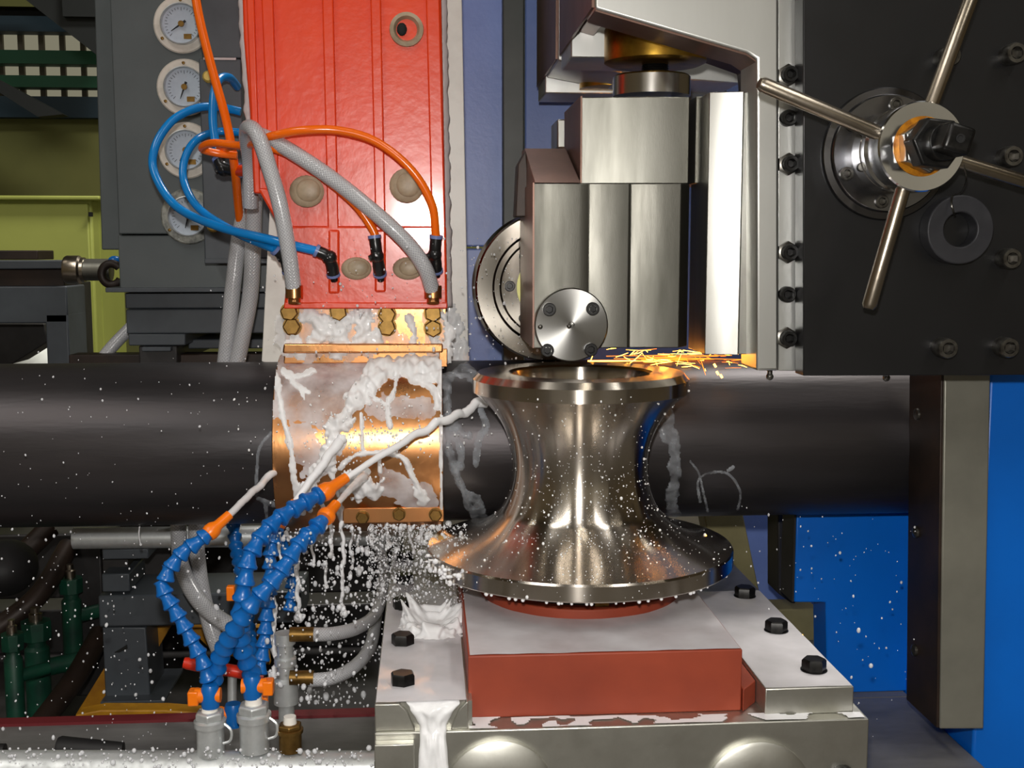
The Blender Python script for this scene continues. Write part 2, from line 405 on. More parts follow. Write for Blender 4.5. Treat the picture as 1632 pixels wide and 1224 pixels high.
# olive machine cabinet against the back wall
g = thing('green_cabinet', 'tall yellow-green metal cabinet standing before the olive wall', 'cabinet', W(60, 640, 5.2))
MB().box(-160, 318, 146, 640, 5.2, .5).build('body', K['cabgreen'], g, .01)
MB().box(-150, 324, 140, 630, 5.185, .02).build('door', K['cabgreen'], g, .006)
MB().box(-164, 312, 158, 318, 5.15, .56).build('top', K['cabgreen'], g, .006)
MB().box(141, 338, 145, 345, 5.16, .03).build('hinge', K['dark'], g)
b = MB(); b.box(148, 314, 157, 640, 5.3, .05); b.build('side_trim', K['cabgreen'], g)

# ------------------------------------------------------------------ mill bed and stands
BEDZ = CAM.z - .66
bed = struct(MB().abox((-2.2, 1.0, BEDZ - .25), (W(1560, 900, 1.44).x, 1.64, BEDZ)).build('floor_mill_bed', K['bed'], bevel=.003), 'grey wet mill bed plate')

struct(MB().abox((-2.2, 1.62, BEDZ - .004), (.0, 1.643, BEDZ + .004)).build('trim_1', K['bedred']), 'dark red strip along the bed edge')
struct(MB().abox((-2.2, 1.64, 0), (2.2, 2.9, BEDZ - .16)).build('floor_mill_pit', K['iron']))
struct(MB().abox((-2.1, 1.05, 0), (W(1555, 900, 1.44).x, 1.6, BEDZ - .25)).build('wall_mill_base', K['iron']))
struct(MB().abox((0.02, 1.64, BEDZ - .2), (W(1560, 900, 1.44).x, 2.3, BEDZ)).build('floor_mill_bed_rear', K['bed']))

# ------------------------------------------------------------------ the pipe
PY, PZ, PR = 1.605, CAM.z - .26, .11
xl, xrr = W(-260, 700, PY).x, W(1530, 700, PY).x
pp = thing('steel_pipe', 'long black steel pipe running sideways through the mill', 'pipe', (0, PY, PZ))
b = MB(); b.lathe((xl, PY, PZ), (1, 0, 0), [(PR - .006, 0), (PR, .001), (PR, xrr - xl - .001), (PR - .006, xrr - xl), (PR - .006, 0)], 128)
b.build('pipe_wall', K['pipe'], pp)
def cyl_hit(px, py, r):
    d = ray(px, py); oy, oz = CAM.y - PY, CAM.z - PZ
    a = d.y ** 2 + d.z ** 2; bb = 2 * (oy * d.y + oz * d.z); c = oy * oy + oz * oz - r * r
    D = bb * bb - 4 * a * c
    if D < 0: return None
    t = (-bb - math.sqrt(D)) / (2 * a); p = CAM + d * t
    return p, Vector((0, p.y - PY, p.z - PZ)).normalized()
# glowing weld seam on the crown of the pipe
wx0, wx1 = W(935, 578, PY).x, W(1060, 578, PY).x
pts = [(wx0 + (wx1 - wx0) * k / 24, PY - .012, PZ + PR - .0005) for k in range(25)]
MB().tube(pts, [.0011 * (1 - (k / 24) ** 2) + .0002 for k in range(25)], 8).build('weld_seam', K['weld'], pp)['label'] = 'glowing orange weld seam'

# ------------------------------------------------------------------ copper sleeve with its bolted plate
SR = .1225
sx0, sx1 = cyl_hit(433, 700, SR)[0].x, cyl_hit(706, 700, SR)[0].x
cs = thing('copper_sleeve', 'copper half-shell clamped round the pipe, streaming with coolant', 'sleeve', (sx0, PY, PZ - SR))
b = MB(); b.lathe((sx0, PY, PZ), (1, 0, 0), [(PR + .001, 0), (SR, 0), (SR, sx1 - sx0), (PR + .001, sx1 - sx0), (PR + .001, 0)], 96)
b.build('shell', K['copper'], cs, .001)
b = MB(); b.prism([(456, 488), (712, 488), (708, 578), (452, 580)], 1.555, .05); b.build('top_plate', K['copper'], cs, .0015)
b = MB(); b.prism([(452, 548), (706, 548), (706, 562), (450, 563)], 1.542, .03); b.build('lip', K['copper'], cs, .002)
z0 = W(600, 809, 1.505).z; z1 = W(600, 834, 1.505).z
fl_ = MB(); fl_.abox((W(546, 820, 1.505).x, 1.505, z1), (W(708, 820, 1.505).x, 1.58, z0)); fl_.build('bottom_flange', K['copper'], cs, .0015)
hb = hexhead_mesh(PX(14, 1.55), .012, K['brass'])
for (x, y) in ((462, 497), (540, 497), (617, 501), (690, 499), (466, 520), (617, 521), (690, 523)):
    q = inst('hex_bolt', hb, cs, W(x, y, 1.5545), TOCAM @ Quaternion((0, 0, 1), random.random()))
hb2 = hexhead_mesh(PX(10, 1.53), .008, K['brass'])
for (x, y) in ((578, 824), (636, 819), (694, 820)):
    inst('hex_bolt', hb2, cs, W(x, y, 1.5045), TOCAM @ Quaternion((0, 0, 1), random.random()))
MB().box(700, 556, 713, 585, 1.545, .04).build('edge_strip', K['copper'], cs, .001)

# ------------------------------------------------------------------ orange contact head and its white sheet
oh = thing('welder_unit', 'glossy orange-red cast head hanging above the copper sleeve', 'machine head', W(570, 490, 1.56))
OY = 1.545
b = MB(); b.prism([(373, -420), (695, -420), (713, 490), (452, 490), (457, 440), (440, 335), (425, 309), (404, 309), (398, 180), (388, 60)], OY + .008, .09)
b.build('casting', K['orange'], oh, .003, seg=3)
for (a, c, a2, c2) in ((386, 403, 410, 425), (410, 433, 420, 448), (512, 530, 522, 540), (590, 607, 598, 615), (677, 699, 688, 710)):
    MB().prism([(a - 9, -420), (c - 9, -420), (c2, 366), (a2, 366)] if a > 410 else [(a - 11, -420), (c - 11, -420), (c + 12, 308), (a + 19, 308)], OY, .02).build('rib', K['orange'], oh, .002, seg=3)
MB().prism([(447, 360), (711, 360), (713, 489), (453, 489), (458, 440)], OY, .02).build('base_field', K['orange'], oh, .003, seg=3)
MB().prism([(410, 300), (437, 300), (470, 366), (447, 366)], OY - .001, .02).build('rib', K['orange'], oh, .003)
MB().prism([(453, 482), (713, 482), (713, 492), (452, 492)], OY - .004, .03).build('bottom_lip', K['orange'], oh, .0015)
for (a, c, y) in ((523, 541, 452), (597, 615, 450)):
    MB().prism([(a, 366), (c, 366), (c, y + 16), (a, y + 16)], OY - .003, .01).build('boss', K['orange'], oh, .003, seg=3)
for (x, y, rx, ry) in ((489, 305, 27, 25), (648, 296, 27, 27), (568, 428, 24, 18), (650, 428, 24, 18)):
    b = MB(); c = W(x, y, OY); mm = PX(1, OY)
    b.ball(c, 1, 20, (rx * mm, .005, ry * mm)); b.ball(c + Vector((.002, -.003, .001)), 1, 16, (rx * .72 * mm, .004, ry * .72 * mm))
    q = b.build('silicone_plug', K['silicone'], oh); q['label'] = 'beige silicone plug'
c = W(648, 47, OY + .006)
b = MB(); b.lathe(c, (0, -1, 0), [(PX(27, OY), -.004), (PX(26, OY), .003), (PX(20, OY), .005), (PX(17, OY), 0), (PX(12, OY), -.012), (0, -.012)], 28)
b.build('silicone_ring', K['silicone'], oh)
MB().ball(c + Vector((-.006, -.001, 0)), 1, 12, (PX(8, OY), .003, PX(10, OY))).build('bore', K['dark'], oh)
sh = MB().prism([(640, -420), (728, -420), (747, 578), (640, 580), (440, 582), (417, 576), (431, 308), (640, 300)], OY + .115, .006).build('insulating_sheet', K['sheet'], bevel=.001)
tag(sh, 'white insulating sheet behind the orange head and copper plate', 'sheet')
b = MB(); wsil = milk('white_silicone', 1, colr=S(196, 186, 186)); wsil.node_tree.nodes['Principled BSDF'].inputs['Roughness'].default_value = .35
pts = [W(704 + y * .018 + 2 * noise.noise(Vector((y * .03, 0, 0))), y, OY + .07) for y in range(-418, 490, 6)]
b.tube(pts, [.007 + .003 * noise.noise(Vector((k * .4, 2, 0))) for k in range(len(pts))], 8)
q = b.build('silicone_bead', wsil, oh, ang=180); q['label'] = 'white silicone bead along the edge'
b = MB(); pts = [W(385 + y * .06 + 2 * noise.noise(Vector((y * .03, 5, 0))), y, OY + .08) for y in range(-418, 305, 6)]
b.tube(pts, [.005 + .003 * noise.noise(Vector((k * .4, 7, 0))) for k in range(len(pts))], 8)
b.build('silicone_bead', wsil, oh, ang=180)

# ------------------------------------------------------------------ grey gauge cabinet left of the head
gc = thing('gauge_cabinet', 'grey steel machine cabinet carrying the round pressure gauges', 'cabinet', W(280, 462, 1.95))
b = MB(); b.box(189, -420, 400, 373, 1.95, .3); b.build('upper_panel', K['grey'], gc, .002)
b = MB(); b.box(191, 375, 440, 463, 1.955, .3); b.build('lower_panel', K['grey'], gc, .002)
b = MB(); b.prism([(138, -420), (190, -420), (196, 398), (162, 398)], 2.02, .25); b.build('side_panel', K['grey'], gc, .002)
b = MB(); b.box(168, 458, 440, 466, 1.94, .3); b.build('bottom_lip', K['grey_d'], gc, .001)
jb = thing('junction_box', 'narrow blue-grey box covering the right edges of the gauges', 'box', W(355, 420, 1.88))
MB().box(326, 94, 384, 414, 1.88, .065).build('lower_half', K['grey_d'], jb, .002)
MB().box(322, -420, 384, 92, 1.885, .06).build('upper_half', K['grey_d'], jb, .002)
MB().box(326, 412, 440, 420, 1.875, .07).build('bottom_flange', K['grey_d'], jb, .001)
b = MB(); b.box(324, 92, 376, 95, 1.878, .004); b.build('sealant_line', bpy.data.materials['white_silicone'], jb)
MB().box(384, 200, 440, 412, 1.89, .06).build('side_half', K['grey_d'], jb, .002)
for (x, y) in ((333, 123), (340, 361)):
    q = MB().lathe(W(x, y, 1.878), (0, -1, 0), [(0, -.002), (PX(9, 1.88), -.002), (PX(9, 1.88), .006), (PX(6, 1.88), .010), (0, .010)], 18).build('port_plug', mat('yellow_plug', S(214, 186, 96), 0, .4), jb); q['label'] = 'small yellow plug'
glabels = ['topmost pressure gauge, cut by the orange tube', 'pressure gauge second from the top, above the blue loop', 'pressure gauge third from the top, crossed by a blue tube', 'lowest pressure gauge with a dirty speckled flange']
gm = mat('dirty_gauge_flange', S(150, 150, 142), .2, .45, S(90, 92, 90), 90, .4, .65)
for i, (x, y, na) in enumerate(((291, 40, 215), (296, 140, 250), (298, 240, 240), (302, 345, 255))):
    c = W(x, y, 1.95); u = PX(1, 1.95)
    t = thing('pressure_gauge', glabels[i], 'gauge', c + Vector((0, 0, -43 * u)), 'pressure gauges on the grey cabinet')
    fm = gm if i == 3 else K['white_enamel']
    MB().lathe(c, (0, -1, 0), [(0, -.001), (42 * u, -.001), (43 * u, .004), (41 * u, .006), (31 * u, .006), (31 * u, .004), (0, .004)], 48).build('flange', fm, t)
    MB().lathe(c, (0, -1, 0), [(29 * u, .004), (31 * u, .004), (31 * u, .016), (29.5 * u, .017), (28.5 * u, .012), (28.5 * u, .004)], 48).build('bezel', K['galv'], t)
    d = MB().lathe(c, (0, -1, 0), [(28.8 * u, .0085), (0, .0085)], 40).build('dial', K['dial'], t)
    b = MB()
    for k in range(25):
        a = R(-135 + 270 * k / 24 + 90); L = 5 if k % 4 == 0 else 3
        p = c + Vector((math.cos(a) * 25 * u, -.0088, math.sin(a) * 25 * u)); q = c + Vector((math.cos(a) * (25 - L) * u, -.0088, math.sin(a) * (25 - L) * u))
        b.tube([p, q], .00035, 4)
    b.build('scale_marks', K['ink'], d)
    a = R(na); a2 = Vector((math.cos(a), 0, math.sin(a)))
    b = MB(); b.tube([c + a2 * -8 * u + Vector((0, -.011, 0)), c + a2 * 19 * u + Vector((0, -.011, 0))], [.0022, .0006], 6); b.build('needle', K['ink'], t)
    MB().cyl(c + Vector((0, -.009, 0)), c + Vector((0, -.014, 0)), 4.5 * u, n=16).build('hub', K['brass'], t)
    MB().box(x + 2, y + 14, x + 14, y + 22, 1.9405, .001).build('maker_mark', K['brass'], d)
    for a in (92, 215, 335):
        a = R(a); p = c + Vector((math.cos(a) * 36.5 * u, -.006, math.sin(a) * 36.5 * u))
        MB().lathe(p, (0, -1, 0), [(0, -.001), (2.8 * u, -.001), (2.2 * u, .002), (0, .0025)], 12).build('screw', K['brass'], t)

# carriage under the cabinet and rails behind the pipe
cg = thing('carriage', 'dark grey stepped carriage under the gauge cabinet', 'machine base', W(300, 575, 2.0))
MB().box(200, 466, 450, 492, 2.0, .3).build('step', K['grey_d'], cg, .002)
MB().box(202, 492, 450, 532, 1.99, .3).build('step', K['grey_d'], cg, .002)
MB().box(205, 532, 295, 551, 1.985, .3).build('foot', K['grey_d'], cg, .002)
MB().box(222, 551, 282, 580, 1.99, .3).build('slide', K['iron'], cg, .002)
MB().box(226, 553, 272, 560, 1.975, .02).build('slide_plate', K['grey_d'], cg, .001)
MB().box(300, 540, 450, 556, 2.05, .3).build('rear_step', K['grey_d'], cg, .002)
rl = MB().box(110, 562, 700, 586, 2.02, .05).build('guide_rail', K['brown'], bevel=.002); tag(rl, 'brown guide rail running behind the pipe under the carriage', 'rail')
b = MB()
b.box(196, 600, 262, 950, 2.0, .2); b.build('support_leg', K['iron'], cg)
fx = MB().tube(path([(255, 470, 2.1), (215, 515, 2.08), (165, 570, 2.06), (130, 640, 2.05)], 10), .011, 12).build('braided_steel_hose', K['braid']); tag(fx, 'braided steel hose slanting behind the carriage', 'hose')

# bracket, pin and clevis at the far left
lb = thing('steel_bracket', 'dark blue-grey steel bracket with square window at the left edge', 'bracket', W(40, 620, 2.3))
MB().prism([(-120, 415), (100, 415), (104, 428), (-120, 430)], 2.28, .12).build('top_bar', K['grey_d'], lb, .002)
MB().box(-120, 429, 102, 457, 2.31, .1).build('channel', K['brown'], lb, .002)
MB().box(-120, 456, 106, 516, 2.29, .12).build('web', K['grey_d'], lb, .003)
MB().box(78, 500, 108, 640, 2.29, .12).build('leg', K['grey_d'], lb, .003)
MB().prism([(-120, 516), (70, 516), (76, 545), (20, 580), (-120, 585)], 2.5, .1).build('gusset', K['iron'], lb, .002)
MB().box(104, 450, 122, 640, 2.38, .1).build('rear_leg', K['iron'], lb, .002)
MB().box(-120, 399, 60, 414, 2.36, .1).build('rear_bar', K['brown'], lb, .002)
sk_ = MB().ball(W(62, 590, 3.1), 1, 20, (.075, .06, .062)); sk_.ball(W(40, 596, 3.1), 1, 16, (.07, .05, .04))
tag(sk_.build('white_lump', mat('daylit_patch_white', S(236, 240, 232), 0, .7, bump=.2, bs=40)), 'white sack standing in for the daylit patch behind the left bracket', 'lump')  # lump added to stand for a bright patch of daylight
pin = thing('clevis_pin', 'steel pin with knurled collar and hook eye beside the bracket', 'pin', W(150, 450, 2.25))
a = W(104, 430, 2.25); q = W(1, 0, 2.25); u = PX(1, 2.25)
MB().lathe(a, (1, 0, 0), [(0, 0), (20 * u, 0), (22 * u, 3 * u), (22 * u, 22 * u), (19 * u, 25 * u), (19 * u, 30 * u), (0, 30 * u)], 28).build('collar', K['rod'], pin)
MB().cyl(a + Vector((25 * u, 0, 0)), a + Vector((70 * u, 0, 0)), 17 * u, n=28).build('shank', K['steel'], pin)
c = W(178, 437, 2.22)
b = MB(); pts = [c + Vector((math.cos(R(t)) * 15 * u, 0, math.sin(R(t)) * 16 * u)) for t in range(40, 330, 12)]
b.tube(pts, 6.5 * u, 10); b.build('hook_eye', K['brown'], pin)
MB().ball(W(183, 416, 2.24), 9 * u, 12, (1.2, 1, .9)).build('blue_cap', K['locblue'], pin)

# ------------------------------------------------------------------ lavender mill housing
lh = thing('mill_housing', 'lavender-blue painted mill housing behind the welding head', 'machine frame', W(900, 960, 2.1))
MB().box(690, -420, 804, 393, 1.96, .1).build('side_panel', K['lav'], lh, .003)
MB().box(690, 396, 804, 600, 1.965, .1).build('lower_panel', K['lav'], lh, .003)
MB().box(836, -420, 1420, 640, 2.1, .1).build('rear_panel', K['lav'], lh, .003)
MB().prism([(1150, 640), (1420, 640), (1420, 965), (1212, 965), (1180, 820)], 2.1, .1).build('rear_panel', K['lav'], lh, .003)
MB().box(802, -420, 836, 640, 1.93, .16).build('corner_post', K['post_grey'], lh, .002)
MB().prism([(1118, 800), (1180, 800), (1214, 962), (1150, 962)], 1.95, .06).build('inclined_leg', K['olive'], lh, .002)
MB().box(1228, 970, 1304, 1060, 1.9, .06).build('olive_foot', K['olive'], lh, .002)
MB().prism([(1240, 800), (1268, 800), (1268, 962), (1262, 962), (1240, 946)], 1.80, .06).build('dark_bar', K['iron'], lh, .002)

# ------------------------------------------------------------------ bright blue stand and dark post on the right
bs = thing('blue_stand', 'bright blue mill stand at the right edge', 'machine frame', W(1560, 1200, 1.6))
zt = PZ - PR - .001
p = [W(1266, 960, 1.66), W(1316, 960, 1.66), W(1316, 1178, 1.66), W(1700, 1178, 1.66)]
pts = [Vector((p[0].x, 1.66, zt)), Vector((p[0].x, 1.66, p[0].z)), Vector((p[1].x, 1.66, p[1].z)), Vector((p[2].x, 1.66, BEDZ)), Vector((p[3].x, 1.66, BEDZ)), Vector((p[3].x, 1.66, zt))]
MB().ext(pts, (0, .06, 0)).build('pedestal', K['blue'], bs, .002)
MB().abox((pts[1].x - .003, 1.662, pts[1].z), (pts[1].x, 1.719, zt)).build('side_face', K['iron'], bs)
MB().abox((W(1564, 900, 1.44).x, 1.44, 0), (W(1900, 540, 1.44).x, 1.74, W(1700, 540, 1.44).z)).build('column', K['blue'], bs, .004)
MB().box(1535, 1100, 1565, 1330, 1.52, .2).build('inner_web', K['blue'], bs, .003)
ps = thing('guide_post', 'dark steel guide post with worn grey front beside the blue stand', 'post', W(1540, 1160, 1.40))
pts = [W(1506, 540, 1.40), W(1580, 540, 1.40), W(1568, 1162, 1.40), W(1498, 1162, 1.40)]
MB().ext(pts, (0, .10, 0)).build('column', K['post_face'], ps, .002)
sm = MB().lathe(Z0, (0, 0, 1), [(0, -.002), (.009, -.002), (.0075, .006), (0, .009)], 16).mesh('dome_bolt', K['bolt_grey'], Z0)
for (x, y) in ((1470, 660), (1464, 848), (1460, 1036)):
    pt = W(x, y, 1.47); pt.x = W(1506 - (y - 540) * .013, y, 1.40).x
    inst('dome_bolt', sm, ps, pt, zto((-1, 0, 0)))
side = MB(); a0 = W(1505.5, 545, 1.402); a1 = W(1497.5, 1160, 1.402)
side.ext([a0, a1, a1 + Vector((0, .096, 0)), a0 + Vector((0, .096, 0))], (-.004, 0, 0)); side.build('side_plate', K['brown'], ps, .001)

# ------------------------------------------------------------------ welding roll
RY = PY - PR - .0826 - .004
rc = WZ(924, 735, 0); RX = W(924, 735, RY).x
rl = thing('welding_roll', 'large polished concave steel roll standing upright before the pipe', 'roll', (RX, RY, PZ - .118))
prof = [(0, -.1), (.10, -.1), (.10, -.118), (.186, -.118), (.1875, -.1165), (.1875, -.1)]
arc = [(.0826 + PR - math.sqrt(PR ** 2 - z * z), z) for z in [-.056 + (.0895 + .056) * k / 30 for k in range(31)]]
flare = smooth([(.186, -.0975, 0), (.175, -.0945, 0), (.160, -.0905, 0), (.144, -.0855, 0), (.1275, -.0785, 0), (.1125, -.069, 0), (arc[0][0], arc[0][1], 0)], 5)
prof += [(p.x, p.y) for p in flare[:-1]] + arc
prof += [(.1312, .0915), (.1312, .107), (.1245, .1145), (.088, .1145), (.084, .112), (.081, .104), (.081, .07), (0, .07)]
MB().lathe((RX, RY, PZ), (0, 0, 1), prof, 128).build('roll_body', K['roll'], rl, ang=22)
# base ring, red block, clamps
BTZ = CAM.z - .417
br = thing('base_ring', 'red primed bearing ring under the welding roll', 'ring', (RX, RY, BTZ))
MB().ring((RX, RY, BTZ), (0, 0, 1), .06, .123, PX(17, 1.3) , 72).build('ring_body', K['redox'], br, .0015)
MB().lathe((RX, RY, BTZ), (0, 0, 1), [(.0, .0), (.105, .0), (.105, PZ - .118 - BTZ - .0005), (0, PZ - .118 - BTZ - .0005)], 48).build('bearing', K['iron'], br)
q = MB().abox((RX + .004, RY - .112, BTZ + .012), (RX + .02, RY - .10, BTZ + .022)).build('key', K['brass'], br)
blk = thing('red_block', 'red oxide painted block carrying the roll', 'block', WZ(960, 1045, BTZ))
f0 = WZ(746, 1046, BTZ); f1 = WZ(1185, 1037, BTZ)
BASEZ = CAM.z - .484
BLY = f0.y
MB().ext([(f0.x, BLY, BASEZ), (f1.x, BLY, BASEZ), (f1.x, BLY, BTZ), (f0.x, BLY, BTZ)], (0, .5, 0)).build('block_body', K['redox'], blk, .0015)
CLZ = CAM.z - .4555
lc = thing('clamp_plate', 'steel clamp plate left of the red block, awash with coolant', 'clamp', WZ(670, 1122, CLZ))
a = WZ(597, 1123, CLZ); c = WZ(745, 1118, CLZ); LY = a.y
gx = W(690, 1130, LY).x
b = MB(); b.ext([(a.x, LY, BASEZ), (gx - .018, LY, BASEZ), (gx - .026, LY, BASEZ + .02), (gx - .034, LY, CLZ), (a.x, LY, CLZ)], (0, .62, 0)); b.build('left_bar', K['clamp'], lc, .001)
b = MB(); b.ext([(gx + .018, LY, BASEZ), (f0.x - .001, LY, BASEZ), (f0.x - .001, LY, CLZ), (gx + .034, LY, CLZ), (gx + .026, LY, BASEZ + .02)], (0, .62, 0)); b.build('right_bar', K['clamp'], lc, .001)
b = MB(); b.abox((gx - .04, LY + .006, BASEZ), (gx + .04, LY + .62, CLZ - .001)); b.build('slot_floor', K['clamp'], lc)
hk = hexhead_mesh(PX(21, 1.2), .014, K['bolt'])
for (x, y) in ((645, 893), (645, 930), (642, 970), (642, 1028), (642, 1092)):
    inst('hex_bolt', hk, lc, WZ(x, y, CLZ), Quaternion((0, 0, 1), .1 + random.random() * .3))
rc_ = thing('clamp_plate', 'steel clamp plate with three black bolts right of the red block', 'clamp', WZ(1290, 1095, CLZ))
a = WZ(1220, 1098, CLZ); c = WZ(1362, 1095, CLZ); RYF = a.y
MB().ext([(a.x, RYF, BASEZ), (c.x, RYF, BASEZ), (c.x, RYF, CLZ), (a.x, RYF, CLZ)], (0, .52, 0)).build('bar', K['clamp'], rc_, .0012)
MB().ext([(f1.x + .001, RYF + .01, BASEZ), (a.x - .0005, RYF + .035, BASEZ), (a.x - .0005, RYF + .035, CLZ - .004), (f1.x + .001, RYF + .01, CLZ - .004)], (0, .5, 0)).build('spacer', K['redox'], rc_, .001)
for (x, y) in ((1187, 951), (1237, 1006), (1297, 1069)):
    inst('hex_bolt', hk, rc_, WZ(x, y, CLZ), Quaternion((0, 0, 1), .1 + random.random() * .3))
bb = thing('base_block', 'broad steel base block with round bosses at the bottom', 'block', (RX, 1.2, BEDZ))
BY = LY - .004
e = W(1384, 1185, BY); BEX = e.x
b = MB(); b.ext([(W(597, 1200, BY).x, BY, BEDZ), (e.x, BY, BEDZ), (e.x, BY, BASEZ), (W(597, 1200, BY).x, BY, BASEZ)], (0, .66, 0)); b.build('block_body', K['clamp'], bb, .0015)
for (x, y, r) in ((1206, 1262, 92), (795, 1262, 92)):
    c = W(x, y, BY); MB().lathe(c, (0, -1, 0), [(PX(r, BY), -.001), (PX(r, BY), .006), (PX(r - 6, BY), .008), (PX(r * .5, BY), .012), (0, .013)], 48).build('boss', K['clamp'], bb)
inst('socket_screw', socket_mesh(PX(22, BY), .008, K['bolt']), bb, W(1342, 1238, BY), TOCAM)
c = W(624, 1195, BY - .012); 
MB().box(598, 1186, 660, 1300, BY - .012, .012).build('left_pad', K['clamp'], bb, .001)

# ------------------------------------------------------------------ tool head over the roll
th = thing('roll_slide', 'stepped ground-steel slide block above the roll', 'slide', W(980, 555, 1.39))
UY = 1.41
xu0, xu1 = W(928, 220, UY).x, W(1101, 220, UY).x; zu0, zu1 = W(1000, 292, UY).z, W(1000, 152, UY).z
poly = [(xu0 + (xu1 - xu0) * k / 8, UY + .022 - PX(173, UY) * (.24 * (k / 8) - .14 * (k / 8) ** 2)) for k in range(9)] + [(xu1, UY + .17), (xu0, UY + .17)]
MB().ext([(x, y, zu0) for x, y in poly], (0, 0, zu1 - zu0)).build('upper_block', K['steel'], th, .0012)
MB().abox((xu0 - .002, UY + .002, zu0), (xu0, UY + .168, zu1 - .001)).build('side_face', K['steel_reflect_shade'], th)  # thin plate carrying the orange reflection as brown colour
MB().box(1107, 154, 1131, 292, UY + .012, .15).build('side_shim', K['steel'], th, .001)
# lower block: faceted front, sloped shoulder
LYB = 1.385
zb_ = W(900, 556, LYB).z; zt_ = W(900, 291, LYB).z
prof2 = []
for (xa_, xb_, s0) in ((852, 938, .12), (940, 1004, .15), (1007, 1086, .20)):
    prof2 += [(xa_ + (xb_ - xa_) * k / 6, .012 - PX(xb_ - xa_, LYB) * (s0 * (k / 6) - .11 * (k / 6) ** 2)) for k in range(7)]
prof2 += [(1106, .03)]
xs = [(W(x, 400, LYB).x, LYB + d) for x, d in prof2]
back = LYB + .19
b = MB(); poly = xs + [(xs[-1][0], back), (xs[0][0], back)]
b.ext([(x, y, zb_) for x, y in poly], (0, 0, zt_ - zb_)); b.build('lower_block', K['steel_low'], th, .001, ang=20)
xa, xb2 = xs[0][0], W(926, 300, LYB).x
b = MB(); z2 = zt_ + .052
b.add([(xa, LYB + .002, zt_), (xb2, LYB + .002, zt_), (xb2, LYB + .15, z2), (xa, LYB + .15, z2), (xa, LYB + .19, zt_), (xb2, LYB + .19, zt_), (xa, LYB + .19, z2), (xb2, LYB + .19, z2)],
      [[0, 1, 2, 3], [0, 4, 5, 1], [0, 3, 6, 4], [1, 5, 7, 2], [3, 2, 7, 6], [4, 6, 7, 5]])
b.build('shoulder', K['steel_reflect_shade'], th, .001)
MB().abox((xa - .002, LYB + .003, zb_ + .001), (xa, back - .002, zt_)).build('side_face', K['steel_reflect_shade'], th)
MB().box(888, 190, 906, 236, 1.63, .08).build('spacer', K['steel_bright'], th, .002)
MB().prism([(826, 262), (838, 240), (846, 345), (822, 345)], 1.50, .05).build('side_guard', K['brown'], th, .001)
# end cover
cv = W(909, 517, LYB)
ca = MB().lathe(cv, (0, -1, 0), [(0, -.002), (PX(59, LYB), -.002), (PX(59, LYB), .009), (PX(57, LYB), .0105), (PX(5, LYB), .0105), (PX(4, LYB), .008), (0, .008)], 64).build('end_cover', K['steel_cover'], th)
sk = socket_mesh(PX(10.5, LYB), .006, K['bolt'])
for (x, y) in ((875, 493), (944, 492), (872, 558), (941, 557)):
    inst('socket_screw', sk, ca, W(x, y, LYB - .0105), TOCAM)
MB().ball(W(861, 521, LYB - .0105), .003, 10).build('grease_nipple', K['bolt_grey'], ca)
MB().ball(W(907, 520, LYB - .011), .003, 10).build('centre_pin', K['bolt_grey'], ca)
# guide plate
gpY = 1.355
zb_ = W(1150, 566, gpY).z; zt_ = W(1150, 145, gpY).z
poly = [(W(1130 + 50 * k / 6, 400, gpY).x, gpY + .012 - .036 * (.42 * k / 6 - .09 * (k / 6) ** 2)) for k in range(7)] + [(W(1183, 400, gpY).x, gpY + .008), (W(1207, 400, gpY).x, gpY + .010), (W(1207, 400, gpY).x, gpY + .1), (W(1130, 400, gpY).x, gpY + .1)]
gp = MB().ext([(x, y, zb_) for x, y in poly], (0, 0, zt_ - zb_)).build('guide_plate', K['steel_bright'], bevel=.0008, ang=20)
tag(gp, 'bright milled vertical guide plate between slide block and bracket', 'guide')
# the adjusting screw
sc_ = thing('adjusting_screw', 'oily brass nut and threaded spindle above the slide block', 'screw', W(1042, 152, 1.49))
AY = 1.49; AX = W(1044, 100, AY).x
def az(y): return W(1044, y, AY).z
r_ = PX(80, AY)
MB().lathe((AX, AY, az(104)), (0, 0, 1), [(0, 0), (r_ * .9, 0), (r_, .003), (r_, az(48) - az(104)), (r_ * .9, az(30) - az(104)), (0, az(30) - az(104))], 56).build('brass_nut', K['brass_oil'], sc_)
pts = []
b = MB(); rr = PX(22, AY)
zz = az(126); pr = [(0, 0)]
k = 0
while zz + k * .0025 < az(100):
    pr += [(rr, k * .0025), (rr * .88, k * .0025 + .00125)]; k += 1
pr.append((0, k * .0025)); b.lathe((AX, AY, zz), (0, 0, 1), pr, 32); b.build('threaded_spindle', K['bolt'], sc_, ang=60)
MB().lathe((AX - .004, AY, az(154)), (0, 0, 1), [(0, 0), (PX(61, AY), 0), (PX(61, AY), az(124) - az(154)), (PX(58, AY), az(121) - az(154)), (0, az(121) - az(154))], 48).build('steel_collar', K['steel_collar'], sc_)
